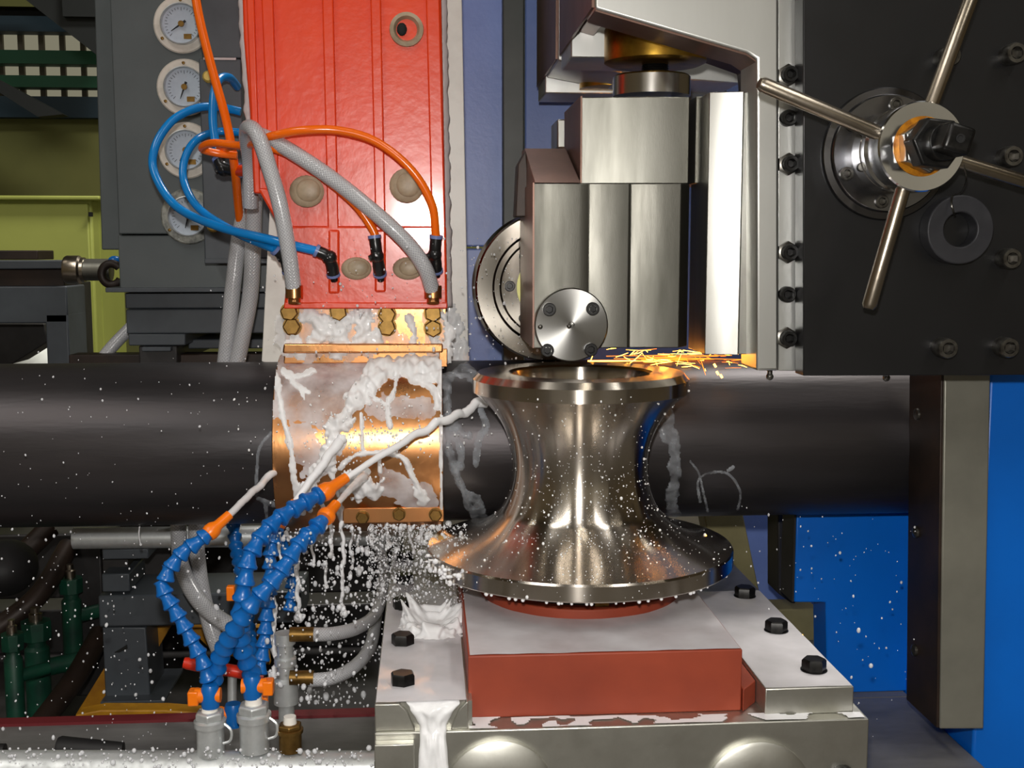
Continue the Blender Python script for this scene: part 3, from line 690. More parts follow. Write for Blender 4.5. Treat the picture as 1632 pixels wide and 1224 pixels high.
# L-shaped bracket arms (front and rear)
HY = 1.32
br1 = thing('arm_bracket', 'large L-shaped steel bracket arm reaching over the adjusting screw', 'bracket', W(1235, 590, HY))
MB().prism([(948, -420), (948, 14), (1190, 84), (1206, 94), (1206, 591), (1241, 591), (1241, -420)], HY, .07).build('arm', K['steel_strip'], br1, .003, seg=3)
MB().prism([(1240, -420), (1240, 591), (1268, 591), (1268, -420)], HY + .006, .09).build('slot_face', K['steel_strip'], br1, .001)
MB().prism([(948, -420), (948, 14), (975, 22), (975, -420)], HY + .07, .145).build('web', K['steel_reflect_shade'], br1, .002)
p4 = W(948, 14, HY)
b = MB(); b.abox((p4.x, HY + .215, p4.z - .018), (p4.x + .10, HY + .325, p4.z + .45)); b.build('rear_rib', K['steel_strip'], br1, .002)
MB().abox((p4.x - .003, HY + .003, p4.z + .002), (p4.x, HY + .323, p4.z + .45)).build('end_face', K['steel_reflect_shade'], br1)  # added brown plate: reflected orange painted on the arm's left end
MB().prism([(1050, 30), (1206, 75), (1206, 300), (1190, 110), (1050, 60)], HY + .24, .05).build('rear_web', K['iron'], br1, .002)
MB().prism([(949, 15), (1190, 85), (1205, 96), (1205, 99), (1189, 88), (949, 18)], HY + .003, .066).build('under_face', K['steel_reflect_shade'], br1)  # added dark plate: shade under the arm put into the colour
ss = socket_mesh(PX(13, HY), .012, K['bolt']); nut = MB().lathe(Z0, (0, 0, 1), [(0, 0), (PX(18, HY), 0), (PX(18, HY), .006), (PX(15, HY), .007), (0, .007)], 6).mesh('hex_nut', K['bolt_grey'], Z0)
for (x, y, n) in ((1254, 121, 1), (1254, 189, 0), (1255, 262, 1), (1254, 402, 1), (1252, 469, 0), (1252, 538, 1)):
    p = W(x, y, HY + .006)
    if n: inst('hex_nut', nut, br1, p, TOCAM)
    inst('socket_screw', ss, br1, p + Vector((0, -.005 if n else 0, 0)), TOCAM)
for (x, y) in ((1227, 600), (1413, 602)):
    pn = W(x, y - 8, HY + .02)
    b = MB(); b.cyl(pn + Vector((0, 0, .006)), pn - Vector((0, 0, .004)), .003, n=10); b.ball(pn - Vector((0, 0, .006)), .0045, 12); b.build('grease_nipple', K['bolt_grey'], br1)
br2 = thing('arm_bracket', 'second steel bracket arm visible behind the large one', 'bracket', W(950, 140, 1.68))
p5 = W(889, 96, 1.68)
b = MB(); b.ext([(p5.x, 1.68, p5.z), (p5.x + .11, 1.68, p5.z - .02), (p5.x + .26, 1.68, p5.z - .03), (p5.x + .26, 1.68, p5.z + .42), (p5.x, 1.68, p5.z + .42)], (0, .16, 0)); b.build('arm', K['steel_strip'], br2, .002)
MB().abox((p5.x, 1.86, p5.z - .022), (p5.x + .2, 1.97, p5.z + .42)).build('rear_rib', K['steel_strip'], br2, .002)
MB().abox((p5.x - .003, 1.682, p5.z + .002), (p5.x, 1.968, p5.z + .42)).build('end_face', K['steel_reflect_shade'], br2)
MB().lathe((W(975, 120, 1.84).x, 1.84, W(975, 142, 1.84).z), (0, 0, 1), [(0, 0), (.05, 0), (.05, .05), (0, .05)], 40).build('brass_nut', K['brass_oil'], br2)
MB().box(1080, 80, 1160, 160, 1.8, .05).build('rear_plate', K['grey_d'], br2, .002)

# top wheel with concave tread
twY = 1.58; u = PX(1, twY); tc_ = W(876, 458, twY)
tw = thing('top_wheel', 'polished steel wheel with bolted hub half hidden behind the slide block', 'wheel', tc_ - Vector((0, 0, 120 * u)))
MB().lathe(tc_, (0, -1, 0), [(0, -.06), (114 * u, -.06), (122 * u, -.05), (112 * u, -.03), (112 * u, -.02), (119 * u, -.002), (119 * u, .002), (116 * u, .004), (92 * u, .004), (88 * u, -.004), (80 * u, -.004), (77 * u, .0), (52 * u, .0), (52 * u, -.01), (0, -.01)], 96).build('rim', K['wheel'], tw, ang=25)
MB().ring(tc_ + Vector((0, -.001, 0)), (0, -1, 0), 46 * u, 53 * u, .004).build('seal_ring', K['greenring'], tw)
MB().lathe(tc_, (0, -1, 0), [(0, .0), (40 * u, 0), (40 * u, .02), (0, .02)], 40).build('axle', K['bolt_grey'], tw)
sk2 = socket_mesh(8.5 * u, .004, K['bolt'])
for a in (178, 230, 130, 280, 80):
    p = tc_ + Vector((math.cos(R(a)) * 64 * u, 0, math.sin(R(a)) * 64 * u)); inst('socket_screw', sk2, tw, p, TOCAM)

# ------------------------------------------------------------------ black plate with handwheel
PLY = 1.29
bp_ = thing('black_plate', 'black oxide steel plate at the upper right', 'plate', W(1450, 598, PLY))
MB().prism([(1280, -420), (1900, -420), (1900, 597), (1280, 599)], PLY, .03).build('plate_body', K['black'], bp_, .0012)
lgm = socket_mesh(PX(17, PLY), .013, K['bolt_grey'])
for (x, y) in ((1612, 87), (1508, 91), (1607, 250), (1605, 412), (1601, 553), (1504, 554)):
    inst('socket_screw', lgm, bp_, W(x, y, PLY - .008), TOCAM)
b = MB()
for (x, y) in ((1612, 87), (1508, 91), (1607, 250), (1605, 412), (1601, 553), (1504, 554)):
    c = W(x, y, PLY - .008); MB().cyl(c, (c.x, PLY, c.z), PX(16.5, PLY), n=24).build('screw_collar', K['bolt_grey'], bp_)
hw = thing('handwheel', 'four-spoke steel handwheel hub on the black plate', 'handwheel', W(1408, 350, PLY - .02))
HX, HZ = W(1410, 246, PLY).x, W(1410, 246, PLY).z
def hp(y): return Vector((HX, y, HZ))
u = PX(1, 1.27)
MB().lathe(hp(PLY), (0, -1, 0), [(0, 0), (107 * u, 0), (107 * u, .005), (105 * u, .007), (95 * u, .008), (94 * u, .013), (92 * u, .0145), (62 * u, .0145), (0, .0145)], 80).build('flange', mat('dark_chrome', (.2, .2, .21), 1, .22), hw)
fs = socket_mesh(11 * u, .004, K['bolt_grey'])
for a in (85, 145, 205, 262, 325, 25):
    p = hp(PLY - .0135) + Vector((math.cos(R(a)) * 78 * u, 0, math.sin(R(a)) * 78 * u)); inst('socket_screw', fs, hw, p, TOCAM)
MB().lathe(hp(PLY - .0145), (0, -1, 0), [(0, 0), (63 * u, 0), (63 * u, .022), (58 * u, .024), (58 * u, .029), (66 * u, .031), (67 * u, .036), (67 * u, .043), (62 * u, .045), (62 * u, .052), (67 * u, .054), (68 * u, .058), (68 * u, .083), (66 * u, .085), (45 * u, .085), (44 * u, .078), (0, .078)], 80).build('hub', K['hub'], hw, ang=25)
ye = PLY - .0145 - .085
MB().ring(hp(ye + .004), (0, -1, 0), 36 * u, 45 * u, .005).build('grease_ring', K['amber'], hw)
def poly_lathe(c, r, h, n, rot, ch=.0):
    b = MB(); b.lathe(c, (0, -1, 0), [(0, 0), (r, 0), (r, h), (r * .93, h + .002), (0, h + .002)], n, rot, rot + 2 * math.pi); return b
poly_lathe(hp(ye + .006), 41 * u, .022, 6, .1).build('lock_nut', K['steel_cover'], hw, .0008)
poly_lathe(hp(ye - .016), 40 * u, .022, 6, .42).build('outer_nut', K['bolt'], hw, .0008)
MB().cyl(hp(ye - .038), hp(ye - .06), 27 * u, n=28).build('spindle', K['bolt'], hw, .001)
sq = MB(); s_ = 23 * u
Mq = Matrix.Rotation(.3, 3, 'Y')
sq.cbox(hp(ye - .072), (s_ * 1.75, .030, s_ * 1.75), Mq); sqo = sq.build('square_end', K['bolt'], hw, .004, seg=3)
MB().lathe(hp(ye - .087), (0, -1, 0), [(6.5 * u, 0), (6.5 * u, .0008), (4.5 * u, .0008), (3.5 * u, .0002), (0, .0002)], 20).build('centre_hole', K['dark'], sqo)
ym = PLY - .0145 - .068
for (dx, dz, tilt) in ((-225, 80, -.02), (84, 250, -.005), (225, -66, -.005), (-68, -246, -.005)):
    d = Vector((dx, 0, dz)).normalized(); L = 270 * u
    a = hp(ym) + d * 50 * u; e = hp(ym + tilt) + d * (L if dx != -68 else 255 * u)
    dd = (e - a).normalized(); Ln = (e - a).length
    MB().lathe(a, dd, [(0, 0), (11.5 * u, 0), (11.5 * u, Ln - 6 * u), (8 * u, Ln), (0, Ln)], 24).build('spoke', K['rod'], hw)
cl = W(1530, 366, PLY - .02)
co = thing('split_collar', 'dark grey round collar hanging below the handwheel', 'collar', cl - Vector((0, 0, 57 * u)))
MB().ring(cl + Vector((0, .02, 0)), (0, -1, 0), PX(28, 1.27), PX(56, 1.27), .022, 56).build('collar_ring', K['collar'], co, .0015)
b = MB(); b.tube(path([(1518, 312, 1.268), (1516, 322, 1.262), (1519, 336, 1.262), (1522, 345, 1.28)], 6), .0012, 6); b.tube(path([(1536, 262, 1.2), (1540, 285, 1.21), (1532, 305, 1.25), (1518, 312, 1.268)], 8), .0008, 6); b.build('wire', K['bolt_grey'], co)

# ------------------------------------------------------------------ pneumatic tubes, elbows, braided hoses
def hose(name, label, cat, pts, r, m, group=None, n=12):
    o = MB().tube(path(pts, 10), r, n).build(name, K[m]); return tag(o, label, cat, group)
tr_ = PX(6.5, 1.55)
hose('blue_tube', 'blue air tube in a wide loop round the gauges', 'tube', [(384, 178, 1.80), (350, 171, 1.80), (315, 172, 1.78), (275, 192, 1.75), (248, 232, 1.73), (246, 275, 1.72), (280, 328, 1.68), (345, 360, 1.6), (430, 382, 1.53), (508, 401, 1.518)], tr_ * 1.12, 'tubeblue', 'blue air tubes')
hose('blue_tube', 'blue air tube in a tight inner loop ending behind the clear hose', 'tube', [(384, 211, 1.80), (345, 210, 1.80), (312, 224, 1.76), (294, 255, 1.74), (294, 292, 1.72), (318, 333, 1.68), (375, 370, 1.6), (440, 398, 1.53)], tr_ * 1.05, 'tubeblue', 'blue air tubes')
hose('blue_tube', 'short blue air tube hanging straight down into an elbow', 'tube', [(378, 138, 1.84), (366, 124, 1.80), (350, 126, 1.77), (341, 150, 1.75), (339, 190, 1.74), (343, 225, 1.73), (349, 254, 1.72)], tr_ * 1.15, 'tubeblue', 'blue air tubes')
hose('orange_tube', 'orange air tube coming straight down across the top gauge', 'tube', [(250, -400, 1.75), (285, -160, 1.73), (306, -40, 1.72), (318, 30, 1.71), (338, 110, 1.7), (360, 190, 1.69), (373, 260, 1.69), (380, 330, 1.76), (388, 400, 1.82)], tr_ * 1.15, 'tubeorange', 'orange air tubes')
hose('orange_tube', 'orange air tube arching high over the orange head', 'tube', [(378, 248, 1.66), (345, 244, 1.66), (322, 237, 1.65), (340, 228, 1.62), (392, 232, 1.58), (430, 218, 1.52), (480, 208, 1.5), (540, 208, 1.5), (600, 226, 1.5), (655, 270, 1.5), (688, 325, 1.505), (695, 382, 1.515)], tr_, 'tubeorange', 'orange air tubes')
hose('orange_tube', 'orange air tube sagging under the clear hose to the middle elbow', 'tube', [(350, 238, 1.68), (385, 231, 1.6), (420, 233, 1.53), (470, 250, 1.52), (520, 286, 1.515), (565, 325, 1.515), (592, 362, 1.515), (600, 382, 1.515)], tr_, 'tubeorange', 'orange air tubes')
def elbow(label, a, mid, e, m2=None):
    """push-in elbow: a is the tube mouth, e the threaded end; each (px,py,Y)"""
    A, Mi, E_ = W(*a), W(*mid), W(*e); u = PX(1, a[2])
    t = thing('elbow_fitting', label, 'fitting', E_, 'black push-in elbows')
    b = MB(); b.tube(smooth([A, A.lerp(Mi, .7), Mi.lerp(E_, .3), E_.lerp(Mi, .25)], 6), [9.5 * u] * 13 + [10 * u] * 6, 14); b.ball(Mi, 11 * u, 12); b.build('body', K['fitblack'], t)
    d = (Mi - A).normalized(); MB().ring(A - d * 3 * u, d, 7 * u, 10.5 * u, 5 * u, 24).build('release_ring', K['collarblue'], t)
    d2 = (E_ - Mi).normalized(); q = E_.lerp(Mi, .3)
    MB().ring(q, d2, 5 * u, 11 * u, 4 * u, 24).build('seal_ring', K['collarblue'], t)
    MB().cyl(q, E_, 6 * u, n=12).build('nipple', K['bolt'], t)
    MB().cyl(Mi + Vector((-12 * u, -2 * u, -4 * u)), Mi + Vector((-4 * u, 0, 0)), 5 * u, n=10).build('lug', K['fitblack'], t)
elbow('black elbow fed by the wide blue tube', (505, 400, 1.518), (526, 410, 1.52), (533, 447, 1.535))
elbow('black elbow half hidden behind the left clear hose', (440, 398, 1.53), (455, 410, 1.535), (462, 440, 1.545))
elbow('black elbow at the end of the sagging orange tube', (597, 378, 1.512), (601, 408, 1.512), (607, 446, 1.535))
elbow('black elbow at the right edge below the arching orange tube', (695, 378, 1.512), (693, 405, 1.515), (696, 440, 1.535))
elbow('black elbow under the short blue tube at the red pipe stub', (349, 254, 1.72), (356, 270, 1.715), (392, 272, 1.70))
st = MB().cyl(W(380, 272, 1.70), W(415, 271, 1.66), PX(9, 1.7), n=20).build('pipe_stub', K['orange']); tag(st, 'short orange painted pipe stub behind the clear hose', 'pipe')
hr = PX(12.5, 1.5)
hose('braided_hose', 'clear braided hose curving down the left side of the orange head', 'hose', [(400, 330, 1.62), (398, 260, 1.6), (393, 215, 1.56), (398, 203, 1.53), (412, 218, 1.51), (430, 270, 1.505), (447, 330, 1.505), (460, 400, 1.51), (468, 458, 1.52)], hr, 'braid', 'clear braided hoses', 14)
hose('braided_hose', 'clear braided hose crossing the orange head to its right corner', 'hose', [(398, 250, 1.63), (397, 222, 1.58), (410, 214, 1.55), (450, 233, 1.52), (520, 278, 1.505), (590, 333, 1.5), (645, 383, 1.5), (676, 425, 1.505), (689, 462, 1.52)], hr, 'braid', 'clear braided hoses', 14)
for x, y in ((469, 466), (690, 466)):
    c = W(x, y, 1.522); MB().ring(c - Vector((0, 0, .007)), (0, 0, 1), hr * .8, hr * 1.12, .016, 24).build('hose_clip', K['copper'], oh)
    MB().cyl(c + Vector((0, 0, -.014)), c + Vector((0, .004, .0)), hr * .8, n=16).build('hose_spigot', K['copper'], oh)
hr2 = PX(13, 1.72)
hose('braided_hose', 'clear braided hose hanging left behind the pipe', 'hose', [(404, 250, 1.75), (396, 310, 1.77), (381, 380, 1.79), (371, 460, 1.79), (363, 540, 1.79), (350, 620, 1.79), (310, 720, 1.79), (288, 800, 1.78), (285, 850, 1.76), (290, 905, 1.72), (315, 955, 1.68), (355, 990, 1.64), (400, 1010, 1.62)], hr2, 'braid', 'clear braided hoses', 14)
hose('braided_hose', 'clear braided hose hanging right behind the pipe', 'hose', [(408, 260, 1.73), (405, 330, 1.75), (403, 400, 1.77), (399, 470, 1.78), (388, 530, 1.78), (375, 590, 1.78), (345, 700, 1.78), (318, 800, 1.77), (313, 860, 1.75), (320, 930, 1.72), (336, 1000, 1.70), (355, 1050, 1.69)], hr2, 'braid', 'clear braided hoses', 14)

# ------------------------------------------------------------------ lower left: stands, valves, plumbing
gh = MB().cyl(W(118, 858, 1.78), W(640, 852, 1.78), PX(17, 1.78), n=32).build('galvanised_pipe', K['galv']); tag(gh, 'galvanised pipe running level just below the black pipe', 'pipe')
ts = thing('stand_support', 'dark grey T-shaped support stand on a yellow base', 'stand', W(205, 1118, 1.78))
MB().box(158, 943, 480, 1000, 1.78, .12).build('cap_beam', K['grey_d'], ts, .003)
MB().prism([(163, 1000), (232, 1000), (240, 1118), (168, 1118)], 1.785, .1).build('column', K['grey_d'], ts, .002)
MB().box(163, 914, 206, 944, 1.79, .1).build('upper_pad', K['grey_d'], ts, .002)
MB().box(163, 874, 236, 892, 1.80, .1).build('upper_bar', K['grey_d'], ts, .002)
MB().box(164, 890, 204, 915, 1.83, .08).build('packer', K['iron'], ts, .001)
MB().box(160, 1116, 262, 1124, 1.76, .14).build('foot_plate', K['grey_d'], ts, .001)
MB().prism([(182, 1040), (202, 1028), (203, 1034), (190, 1040)], 1.783, .005).build('paint_chip', K['dark'], ts)
yb = thing('yellow_base', 'worn yellow painted floor plate under the grey stand', 'plate', WZ(230, 1140, BEDZ + .02))
b = MB(); b.prism([(118, 1148), (330, 1143), (330, 1137), (262, 1132), (160, 1132), (120, 1140)], 1.68, .03); b.build('front_edge', K['yellow'], yb, .002)
MB().prism([(120, 1140), (166, 1065), (170, 1140)], 1.80, .02).build('gusset', K['yellow'], yb, .001)
MB().prism([(236, 998), (272, 998), (240, 1054)], 1.86, .02).build('gusset', K['yellow'], yb, .001)
MB().prism([(300, 1000), (420, 1000), (430, 1060), (340, 1040)], 1.95, .02).build('gusset', K['yellow'], yb, .001)
bx = thing('mill_beam', 'dark machine beam behind the stand in the lower left', 'beam', W(300, 1120, 2.2))
MB().box(-200, 842, 640, 960, 2.25, .15).build('upper_beam', K['iron'], bx, .004)
MB().box(-200, 960, 680, 1180, 2.4, .1).build('web', K['iron'], bx, .004)
MB().box(120, 862, 160, 1110, 2.1, .15).build('column', K['iron'], bx, .003)
vl = ['green valve nearest the left edge, low down', 'green valve with chrome stem left of the stand', 'green valve tallest and furthest back beside the stand']
for i, (x, yt, yb_, Y, w) in enumerate(((24, 1005, 1110, 1.85, 18), (62, 985, 1100, 1.95, 24), (116, 918, 1010, 2.05, 19))):
    c = W(x, yb_, Y); u = PX(1, Y)
    t = thing('green_valve', vl[i], 'valve', c, 'green valves')
    H = (yb_ - yt) * u
    MB().lathe(c, (0, 0, 1), [(0, -.08), (w * .8 * u, -.08), (w * .8 * u, H * .6), (w * .6 * u, H * .65), (w * .6 * u, H * .75), (0, H * .75)], 20).build('body', K['valve'], t)
    MB().lathe(c, (0, 0, 1), [(0, H * .74), (w * u, H * .74), (w * u, H), (w * .4 * u, H), (0, H)], 8).build('bonnet', K['valve'], t, .001)
    MB().lathe(c, (0, 0, 1), [(0, H), (w * .45 * u, H), (w * .45 * u, H + 12 * u), (w * .3 * u, H + 14 * u), (w * .3 * u, H + 22 * u), (0, H + 22 * u)], 16).build('stem', K['rod'], t)
    MB().cyl(c + Vector((0, 0, H * .3)), c + Vector((w * 2.2 * u, .04, H * .3)), w * .6 * u, n=18).build('branch', K['valve'], t)
for i, pts in enumerate(([(-40, 960, 1.9), (20, 900, 1.95), (80, 840, 2.0)], [(-30, 1020, 1.95), (60, 950, 2.0), (110, 870, 2.1)], [(60, 1160, 1.8), (120, 1080, 1.9), (160, 1010, 2.0)])):
    hose('iron_pipe', ['brown iron pipe slanting at the far left edge', 'brown iron pipe slanting between the green valves', 'dark iron pipe slanting behind the yellow gusset'][i], 'pipe', pts, .018, 'brown')
wp = thing('wrapped_drum', 'dark wrapped round bundle with wet glints at the left edge', 'bundle', W(10, 930, 1.85))
MB().ball(W(8, 905, 1.9), 1, 24, (.05, .06, .045)).build('bundle', K['rubber'], wp)
rh = thing('ball_valve', 'ball valve with red plastic lever behind the blue hoses', 'valve', W(360, 1090, 1.5))
MB().tube(smooth([W(293, 1056, 1.48), W(330, 1063, 1.48), W(375, 1070, 1.48), W(420, 1080, 1.48)], 5), [.007] + [.008] * 14 + [.010], 10).build('lever', K['redhandle'], rh)
MB().cyl(W(370, 1070, 1.49), W(370, 1150, 1.49), .006, n=12).build('stem', K['galv'], rh)
wg = MB().lathe(W(92, 1194, 1.46), W(198, 1196, 1.46) - W(92, 1194, 1.46), [(0, 0), (PX(19, 1.46), 0), (PX(21, 1.46), .004), (PX(13, 1.46), .081), (0, .083)], 28).build('rubber_plug', K['rubber']); tag(wg, 'black tapered rubber plug lying on the grey bed', 'plug')
wg2 = MB().lathe(W(-60, 1200, 1.46), Vector((1, 0, 0)), [(0, 0), (PX(14, 1.46), 0), (PX(13, 1.46), .052), (0, .054)], 24).build('rubber_plug', K['rubber']); tag(wg2, 'black rubber plug cut off by the left picture edge', 'plug')
# front manifold pipe with couplings
MY = 1.26
mf = MB().cyl(W(-160, 1226, MY), W(597, 1226, MY), PX(30, MY), n=40).build('manifold_pipe', K['galv']); tag(mf, 'galvanised manifold pipe along the bottom edge', 'pipe')
def coupling(x, y0, y1, w, label, brass=False):
    c = W(x, y1, MY); u = PX(1, MY); H = (y1 - y0) * u; m = K['brass'] if brass else K['galv']
    t = thing('pipe_coupling', label, 'coupling', c, 'couplings on the manifold')
    MB().lathe(c, (0, 0, 1), [(0, -.004), (w * .92 * u, -.004), (w * .92 * u, H * .6), (w * 1.06 * u, H * .62), (w * 1.08 * u, H * .76), (w * .9 * u, H * .8), (w * .6 * u, H * .8), (0, H * .8)], 32).build('sleeve', m, t)
    MB().lathe(c, (0, 0, 1), [(0, H * .8), (w * 1.0 * u, H * .8), (w * 1.0 * u, H * .96), (w * .85 * u, H), (0, H)], 6).build('hex_nut', m, t, .001)
    MB().lathe(c, (0, 0, 1), [(0, H), (w * .55 * u, H), (w * .5 * u, H + 12 * u), (0, H + 12 * u)], 20).build('thread_tape', K['sheet'], t)
    if not brass:
        pts = [c + Vector((w * u * .9, -.004, H * .72)), c + Vector((w * u * 1.45, -.006, H * .55)), c + Vector((w * u * 1.4, -.006, H * .3)), c + Vector((w * u * .9, -.006, H * .22))]
        MB().tube(smooth(pts, 6), .0016, 6).build('wire_bail', K['galv'], t)
coupling(336, 1128, 1196, 24, 'galvanised coupling under the left blue hose pair')
coupling(406, 1116, 1190, 26, 'galvanised coupling under the right blue hoses')
coupling(463, 1150, 1190, 20, 'brass coupling right of the galvanised ones', True)
# articulated blue coolant hoses
seg_me = MB().lathe(Z0, (0, 0, 1), [(0, 0), (.0075, 0), (.0098, .0012), (.0100, .0035), (.0086, .0055), (.0064, .0125), (.0066, .0150), (.0078, .017), (0, .018)], 20).mesh('hose_segment', K['locblue'], Z0, 50)
def locline(label, pts, nozzle=None, scale=1.0):
    P = path(pts, 24)
    t = thing('coolant_hose', label, 'hose', P[0], 'blue articulated coolant hoses')
    pitch = .0152 * scale; acc = 0; nxt = 0; k = 0
    for i in range(len(P) - 1):
        d = P[i + 1] - P[i]; L = d.length
        while nxt <= acc + L:
            p = P[i] + d * ((nxt - acc) / L)
            o = inst('hose_segment', seg_me, t, p, zto(d)); o.scale = (scale, scale, scale)
            nxt += pitch
        acc += L
    if nozzle:
        a, e = W(*nozzle[0]), W(*nozzle[1]); L = (e - a).length
        MB().lathe(a, e - a, [(0, -.002), (.0085 * scale, -.002), (.0098 * scale, .002), (.0092 * scale, L * .25), (.0062 * scale, L * .42), (.0054 * scale, L), (.0035 * scale, L), (.003 * scale, L * .8), (0, L * .8)], 20).build('nozzle', K['nozzle'], t)
    return t
locline('blue hose bowing far left, its orange nozzle aimed at the black pipe', [(333, 1085, 1.27), (325, 1060, 1.27), (305, 1020, 1.275), (280, 975, 1.28), (263, 945, 1.285), (266, 918, 1.29), (285, 888, 1.295), (312, 866, 1.30), (332, 850, 1.305)], ((333, 850, 1.305), (366, 820, 1.32)))
locline('thick blue hose reaching highest, nozzle aimed at the roll', [(402, 1075, 1.29), (385, 1030, 1.27), (383, 985, 1.26), (390, 930, 1.26), (400, 885, 1.27), (430, 840, 1.29), (470, 810, 1.31), (512, 787, 1.33)], ((514, 787, 1.33), (552, 761, 1.35)), 1.12)
locline('blue hose climbing diagonally right to a short nozzle at the sleeve base', [(340, 1085, 1.285), (352, 1045, 1.27), (370, 1010, 1.25), (400, 965, 1.24), (440, 920, 1.25), (475, 870, 1.27), (500, 845, 1.29), (516, 826, 1.30)], ((518, 825, 1.30), (536, 803, 1.32)), 1.1)
locline('blue hose mostly hidden behind the others, nozzle beside the copper edge', [(412, 1075, 1.34), (420, 1030, 1.35), (425, 980, 1.36), (430, 930, 1.37), (432, 880, 1.38), (440, 840, 1.39)], ((441, 838, 1.39), (470, 800, 1.41)), 1.0)
locline('blue hose hanging behind the black pipe at the braided hoses', [(372, 835, 1.7), (376, 870, 1.68), (384, 910, 1.64), (392, 960, 1.6), (396, 1010, 1.56), (400, 1050, 1.5)], None, 1.05)
locline('blue hose half lost in the falling coolant', [(462, 975, 1.52), (466, 940, 1.53), (460, 900, 1.54), (452, 870, 1.55), (446, 845, 1.56)], None, 1.0)
def valve_knob(label, c, side):
    p = W(*c); u = PX(1, c[2])
    t = thing('hose_valve', label, 'valve', p - Vector((0, 0, 18 * u)), 'blue hose valves with orange taps')
    MB().lathe(p, (0, 0, 1), [(0, -20 * u), (14 * u, -20 * u), (15 * u, -12 * u), (15 * u, 10 * u), (12 * u, 18 * u), (0, 18 * u)], 20).build('body', K['locblue'], t)
    MB().cyl(p + Vector((side * -17 * u, 0, 0)), p + Vector((side * 24 * u, 0, 0)), 12 * u, n=20).build('band', K['nozzle'], t)
    MB().cbox(p + Vector((side * 26 * u, 0, -2 * u)), (17 * u, 24 * u, 24 * u)).build('tap', K['nozzle'], t, .0015)
valve_knob('blue hose valve with its orange tap facing left', (335, 1108, MY), -1)
valve_knob('blue hose valve with its orange tap facing right', (402, 1093, MY), 1)
valve_knob('lower blue hose valve with orange tap behind the couplings', (372, 1138, 1.30), -1)
for (x, y, s, lb_) in ((368, 945, 1, 'small orange tap standing free behind the blue hoses'), (421, 1120, 1, 'orange tap low between the couplings')):
    u = PX(1, 1.4 if y < 1000 else 1.29); q = MB().cbox(W(x, y, 1.4 if y < 1000 else 1.29), (13 * u, 14 * u, 24 * u)).build('orange_tap', K['nozzle'], bevel=.0015); tag(q, lb_, 'tap')
# steel fittings with clear hoses in the spray
fc = thing('hose_manifold', 'wet steel hose fitting column in the falling coolant', 'fitting', W(457, 1150, 1.34))
c = W(457, 1150, 1.34); u = PX(1, 1.34)
MB().lathe(c, (0, 0, 1), [(0, 0), (13 * u, 0), (13 * u, 30 * u), (20 * u, 32 * u), (20 * u, 70 * u), (14 * u, 75 * u), (14 * u, 95 * u), (18 * u, 97 * u), (18 * u, 108 * u), (13 * u, 110 * u), (13 * u, 130 * u), (17 * u, 132 * u), (17 * u, 150 * u), (0, 150 * u)], 24).build('body', K['galv'], fc)
MB().cyl(W(462, 1080, 1.33), W(500, 1080, 1.33), 12 * u, n=18).build('branch', K['brass'], fc)
MB().cyl(W(462, 1011, 1.33), W(500, 1011, 1.33), 12 * u, n=18).build('branch', K['brass'], fc)
hose('braided_hose', 'wet clear hose curving right from the upper steel branch', 'hose', [(492, 1011, 1.33), (530, 1010, 1.35), (570, 1000, 1.4), (600, 975, 1.5), (612, 920, 1.62), (605, 870, 1.7)], PX(11, 1.4), 'braid', 'clear braided hoses')
hose('braided_hose', 'wet clear hose curving right from the lower steel branch', 'hose', [(492, 1084, 1.33), (530, 1080, 1.34), (565, 1062, 1.38), (590, 1030, 1.45), (600, 980, 1.56)], PX(11, 1.4), 'braid', 'clear braided hoses')

# ------------------------------------------------------------------ coolant: jets, films, foam, strings, drops
def nz(x, y, z=0): return noise.noise(Vector((x, y, z)))
def jet(label, a, e, r0, r1, n=36, wob=.002, sag=.0):
    A, E_ = W(*a), W(*e); pts = []; rs = []
    for k in range(n + 1):
        t = k / n; p = A.lerp(E_, t) + Vector((nz(k * .16, r0 * 999) * wob * t * 2, nz(k * .15, 5, r0 * 99) * wob * t, nz(k * .17, 9, r1 * 999) * wob * t * 2.4 - sag * math.sin(math.pi * t)))
        pts.append(p); rs.append((r0 + (r1 - r0) * t) * (1 + .35 * t * nz(k * .6, 3, 7)))
    return tag(MB().tube(pts, rs, 10).build('coolant_jet', K['milk']), label, 'liquid jet', 'white coolant jets')
jet('white coolant jet striking the black pipe left of the copper', (364, 822, 1.32), (436, 752, 1.492), .0042, .0048)
jet('white coolant jet rising along the left of the copper sleeve', (468, 802, 1.41), (545, 698, 1.475), .0036, .007)
jet('long white coolant jet crossing the copper towards the roll', (550, 763, 1.35), (772, 640, 1.505), .0036, .0062, 60, .004, -.006)
jet('short white coolant jet splashing on the lower copper', (534, 806, 1.32), (585, 752, 1.475), .0032, .006)

